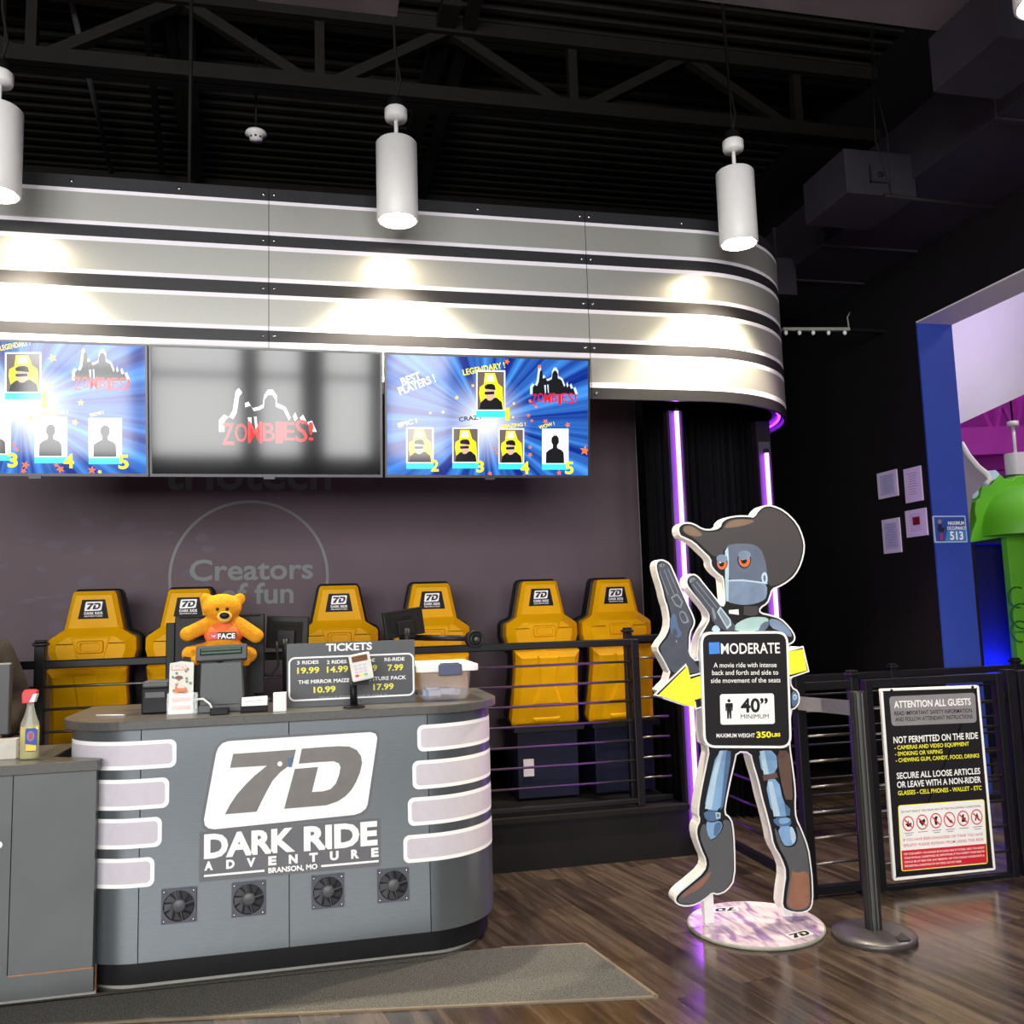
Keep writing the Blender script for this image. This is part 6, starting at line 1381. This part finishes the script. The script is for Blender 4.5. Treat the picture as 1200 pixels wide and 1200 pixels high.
# white pendant beyond
pl_ = W(1193, 562, Y=8.6); hl = thing('drum_lamp', 'white drum pendant lamp on a rod above the green kiosk', 'pendant lamp', pl_)
rr_ = 10.5*(W(1194, 560, Y=8.6)-W(1193, 560, Y=8.6)).length
MB().lathe([(0, .30), (rr_, .30), (rr_, 0), (rr_-.01, 0), (rr_-.012, .28)], pl_, 32, smooth=False).build('shade', M['white'], hl)
tp = W(1189, 500, Y=8.6); MB().tube([pl_+Vector((0, 0, .3)), (pl_.x, pl_.y, tp.z)], .018, 8).build('rod', M['white'], hl)
MB().tube([(pl_.x, pl_.y, tp.z), (pl_.x, pl_.y, tp.z+.06)], .06, 16).build('canopy_cap', M['white'], hl); MB().tube([(pl_.x, pl_.y, tp.z+.06), (pl_.x, pl_.y, 6.9)], .01, 8).build('cable', M['steel_dark'], hl)
# green kiosk with torn edge and dome
KYY = 7.4
GFm = Frame((0, KYY, 0), (1, 0, 0), (0, 0, 1))
gz = lambda pts: [GFm.px(1120+x/6.6625, 480+y/6.667) for x, y in pts]
kio = thing('green_kiosk', 'bright green kiosk with a torn edge, domed front and dark blue-lit recess', 'kiosk', W(1170, 790, Y=KYY))
green = mat('kiosk_green', (104, 190, 40), .45, var=.06, scale=3)
gb = ccw(gz([(112,1040),(130,960),(165,860),(150,790),(158,720),(190,690),(205,620),(215,570),(270,590),(320,540),(345,505),(365,520),(385,540),(440,548),(480,515),(540,510),(900,500),(900,1000),(540,985),(410,990)]))
b = MB(); b.slab(GFm, gb, -.15, 0); b.build('torn_panel', green, kio, bevel=.01)
cdm = gz([(540, 985)])[0]; rdm = abs(gz([(200, 900)])[0][0]-cdm[0]); hdm = gz([(540, 590)])[0][1]-cdm[1]
b = MB(); nu_, nv_ = 40, 12; vs = []
for j in range(nv_+1):
    f_ = math.pi/2*j/nv_
    for i in range(nu_+1):
        t_ = math.pi+math.pi*i/nu_; vs.append(GFm.P(cdm[0], cdm[1], 0)+Vector((rdm*math.cos(f_)*math.cos(t_), .45*math.cos(f_)*math.sin(t_), hdm*math.sin(f_))))
b.add(vs, [(j*(nu_+1)+i, j*(nu_+1)+i+1, (j+1)*(nu_+1)+i+1, (j+1)*(nu_+1)+i) for j in range(nv_) for i in range(nu_)], 0, True); b.build('dome', green, kio)
b = MB(); dk_pts = ccw(gz([(112,760),(140,700),(165,690),(185,600),(205,580),(215,600),(180,700),(158,740),(165,850),(130,960)])); b.slab(GFm, dk_pts, -.2, -.1); b.slab(GFm, off(gb, .03), -.22, -.16); b.build('torn_edge', mat('dark_green', (20, 54, 40), .5, var=.1), kio)
b = MB(); b.slab(GFm, ccw(gz([(120,640),(165,612),(168,660),(150,690),(120,700)])), -.12, .02); b.slab(GFm, ccw(gz([(235,480),(300,475),(330,505),(300,545),(250,570)])), -.12, .02); b.build('pale_shard', mat('shard', (196, 222, 236), .4, var=.1, scale=6), kio)
# lower part: recess and column
pcx = gz([(410, 990), (540, 990)]); xg = pcx[0][0]
b = MB(); b.slab(GFm, [(xg, 0), (xg+1.4, 0), (xg+1.4, cdm[1]), (xg, cdm[1])], -.10, -.02); b.build('green_column', green, kio, bevel=.006)
b = MB(); xl_ = gz([(100, 1045)])[0][0]; b.box((xl_-.15, KYY+.35, 0), (xg+.6, KYY+.4, cdm[1]+.02)); b.box((xl_-.2, KYY+.1, cdm[1]-.06), (xg+.5, KYY+.4, cdm[1]-.02)); b.build('dark_recess', mat('recess', (30, 30, 60), .5, var=.1), kio)
b = MB()
for k, (x, y, s_) in enumerate(((1194, 700, 1), (1199, 722, 1.2), (1197, 740, 1))):
    p = GFm.px(x, y); ar = [(p[0]+.1*s_*math.cos(R(60+t_*20)), p[1]+.1*s_*math.sin(R(60+t_*20))) for t_ in range(12)]; b.tube([GFm.P(*q_, -.015) for q_ in ar], .008, 6)
p = GFm.px(1195, 740); b.slab(GFm, [(xg, p[1]-.01), (xg+1.4, p[1]-.01), (xg+1.4, p[1]), (xg, p[1])], -.03, -.012)
b.build('green_relief', mat('relief_green', (40, 110, 24), .5), kio)
area('recess_led', (xg-.05, KYY+.26, .72), (R(165), 0, 0), .5, .08, 14, (.01, .03, 1.0), spread=100)
# curled white panel beside the blue wall
cw = MB(); cpts = [(1124, 518), (1126, 522), (1134, 534), (1145, 548), (1157, 556), (1160, 564), (1153, 568), (1140, 580), (1137, 600), (1135, 640), (1128, 640)]
CWF = Frame((0, 6.9, 0), (1, 0, 0), (0, 0, 1)); cw.slab(CWF, ccw([CWF.px(*p_) for p_ in cpts]), -.06, 0); o = cw.build('curled_panel', mat('panel_grey', (140, 132, 142), .5, var=.05))
rim = MB(); rim.tube([CWF.P(*CWF.px(*p_), .01) for p_ in [(1125, 519), (1134, 534), (1145, 547), (1155, 555), (1159, 562), (1154, 568)]], .025, 10); rim.build('rolled_rim', M['white'], o)
tag(o, 'pale curled panel with a white rolled rim beside the blue end wall', 'panel')
cp2 = CWF.px(1130, 640); MB().box((CWF.P(*cp2).x-.05, 6.9, 0), (CWF.P(*cp2).x+.1, 6.96, CWF.P(*cp2).z+.02)).build('panel_leg', M['steel_dark'], o)
area('pink_stage_light', (8.5, 9.5, 4.6), (R(180), 0, 0), 3, 3, 230, (1.0, .25, .85))
sl = area('bulkhead_fill_light', (6.9, 5.1, 2.8), (0, 0, 0), .8, .8, 4.5, (.78, .66, 1.0), spread=66)  # unseen source, added to brighten the sloping bulkhead
sl.rotation_euler = (Vector((6.05, 7.0, 4.1))-Vector(sl.location)).to_track_quat('-Z', 'Y').to_euler()
area('far_room_fill_light', (8.5, 5.6, 6.6), (0, 0, 0), 2, 2, 150, (1.0, .9, .98))  # added overhead fill with no fixture, lifts the kiosk and far room
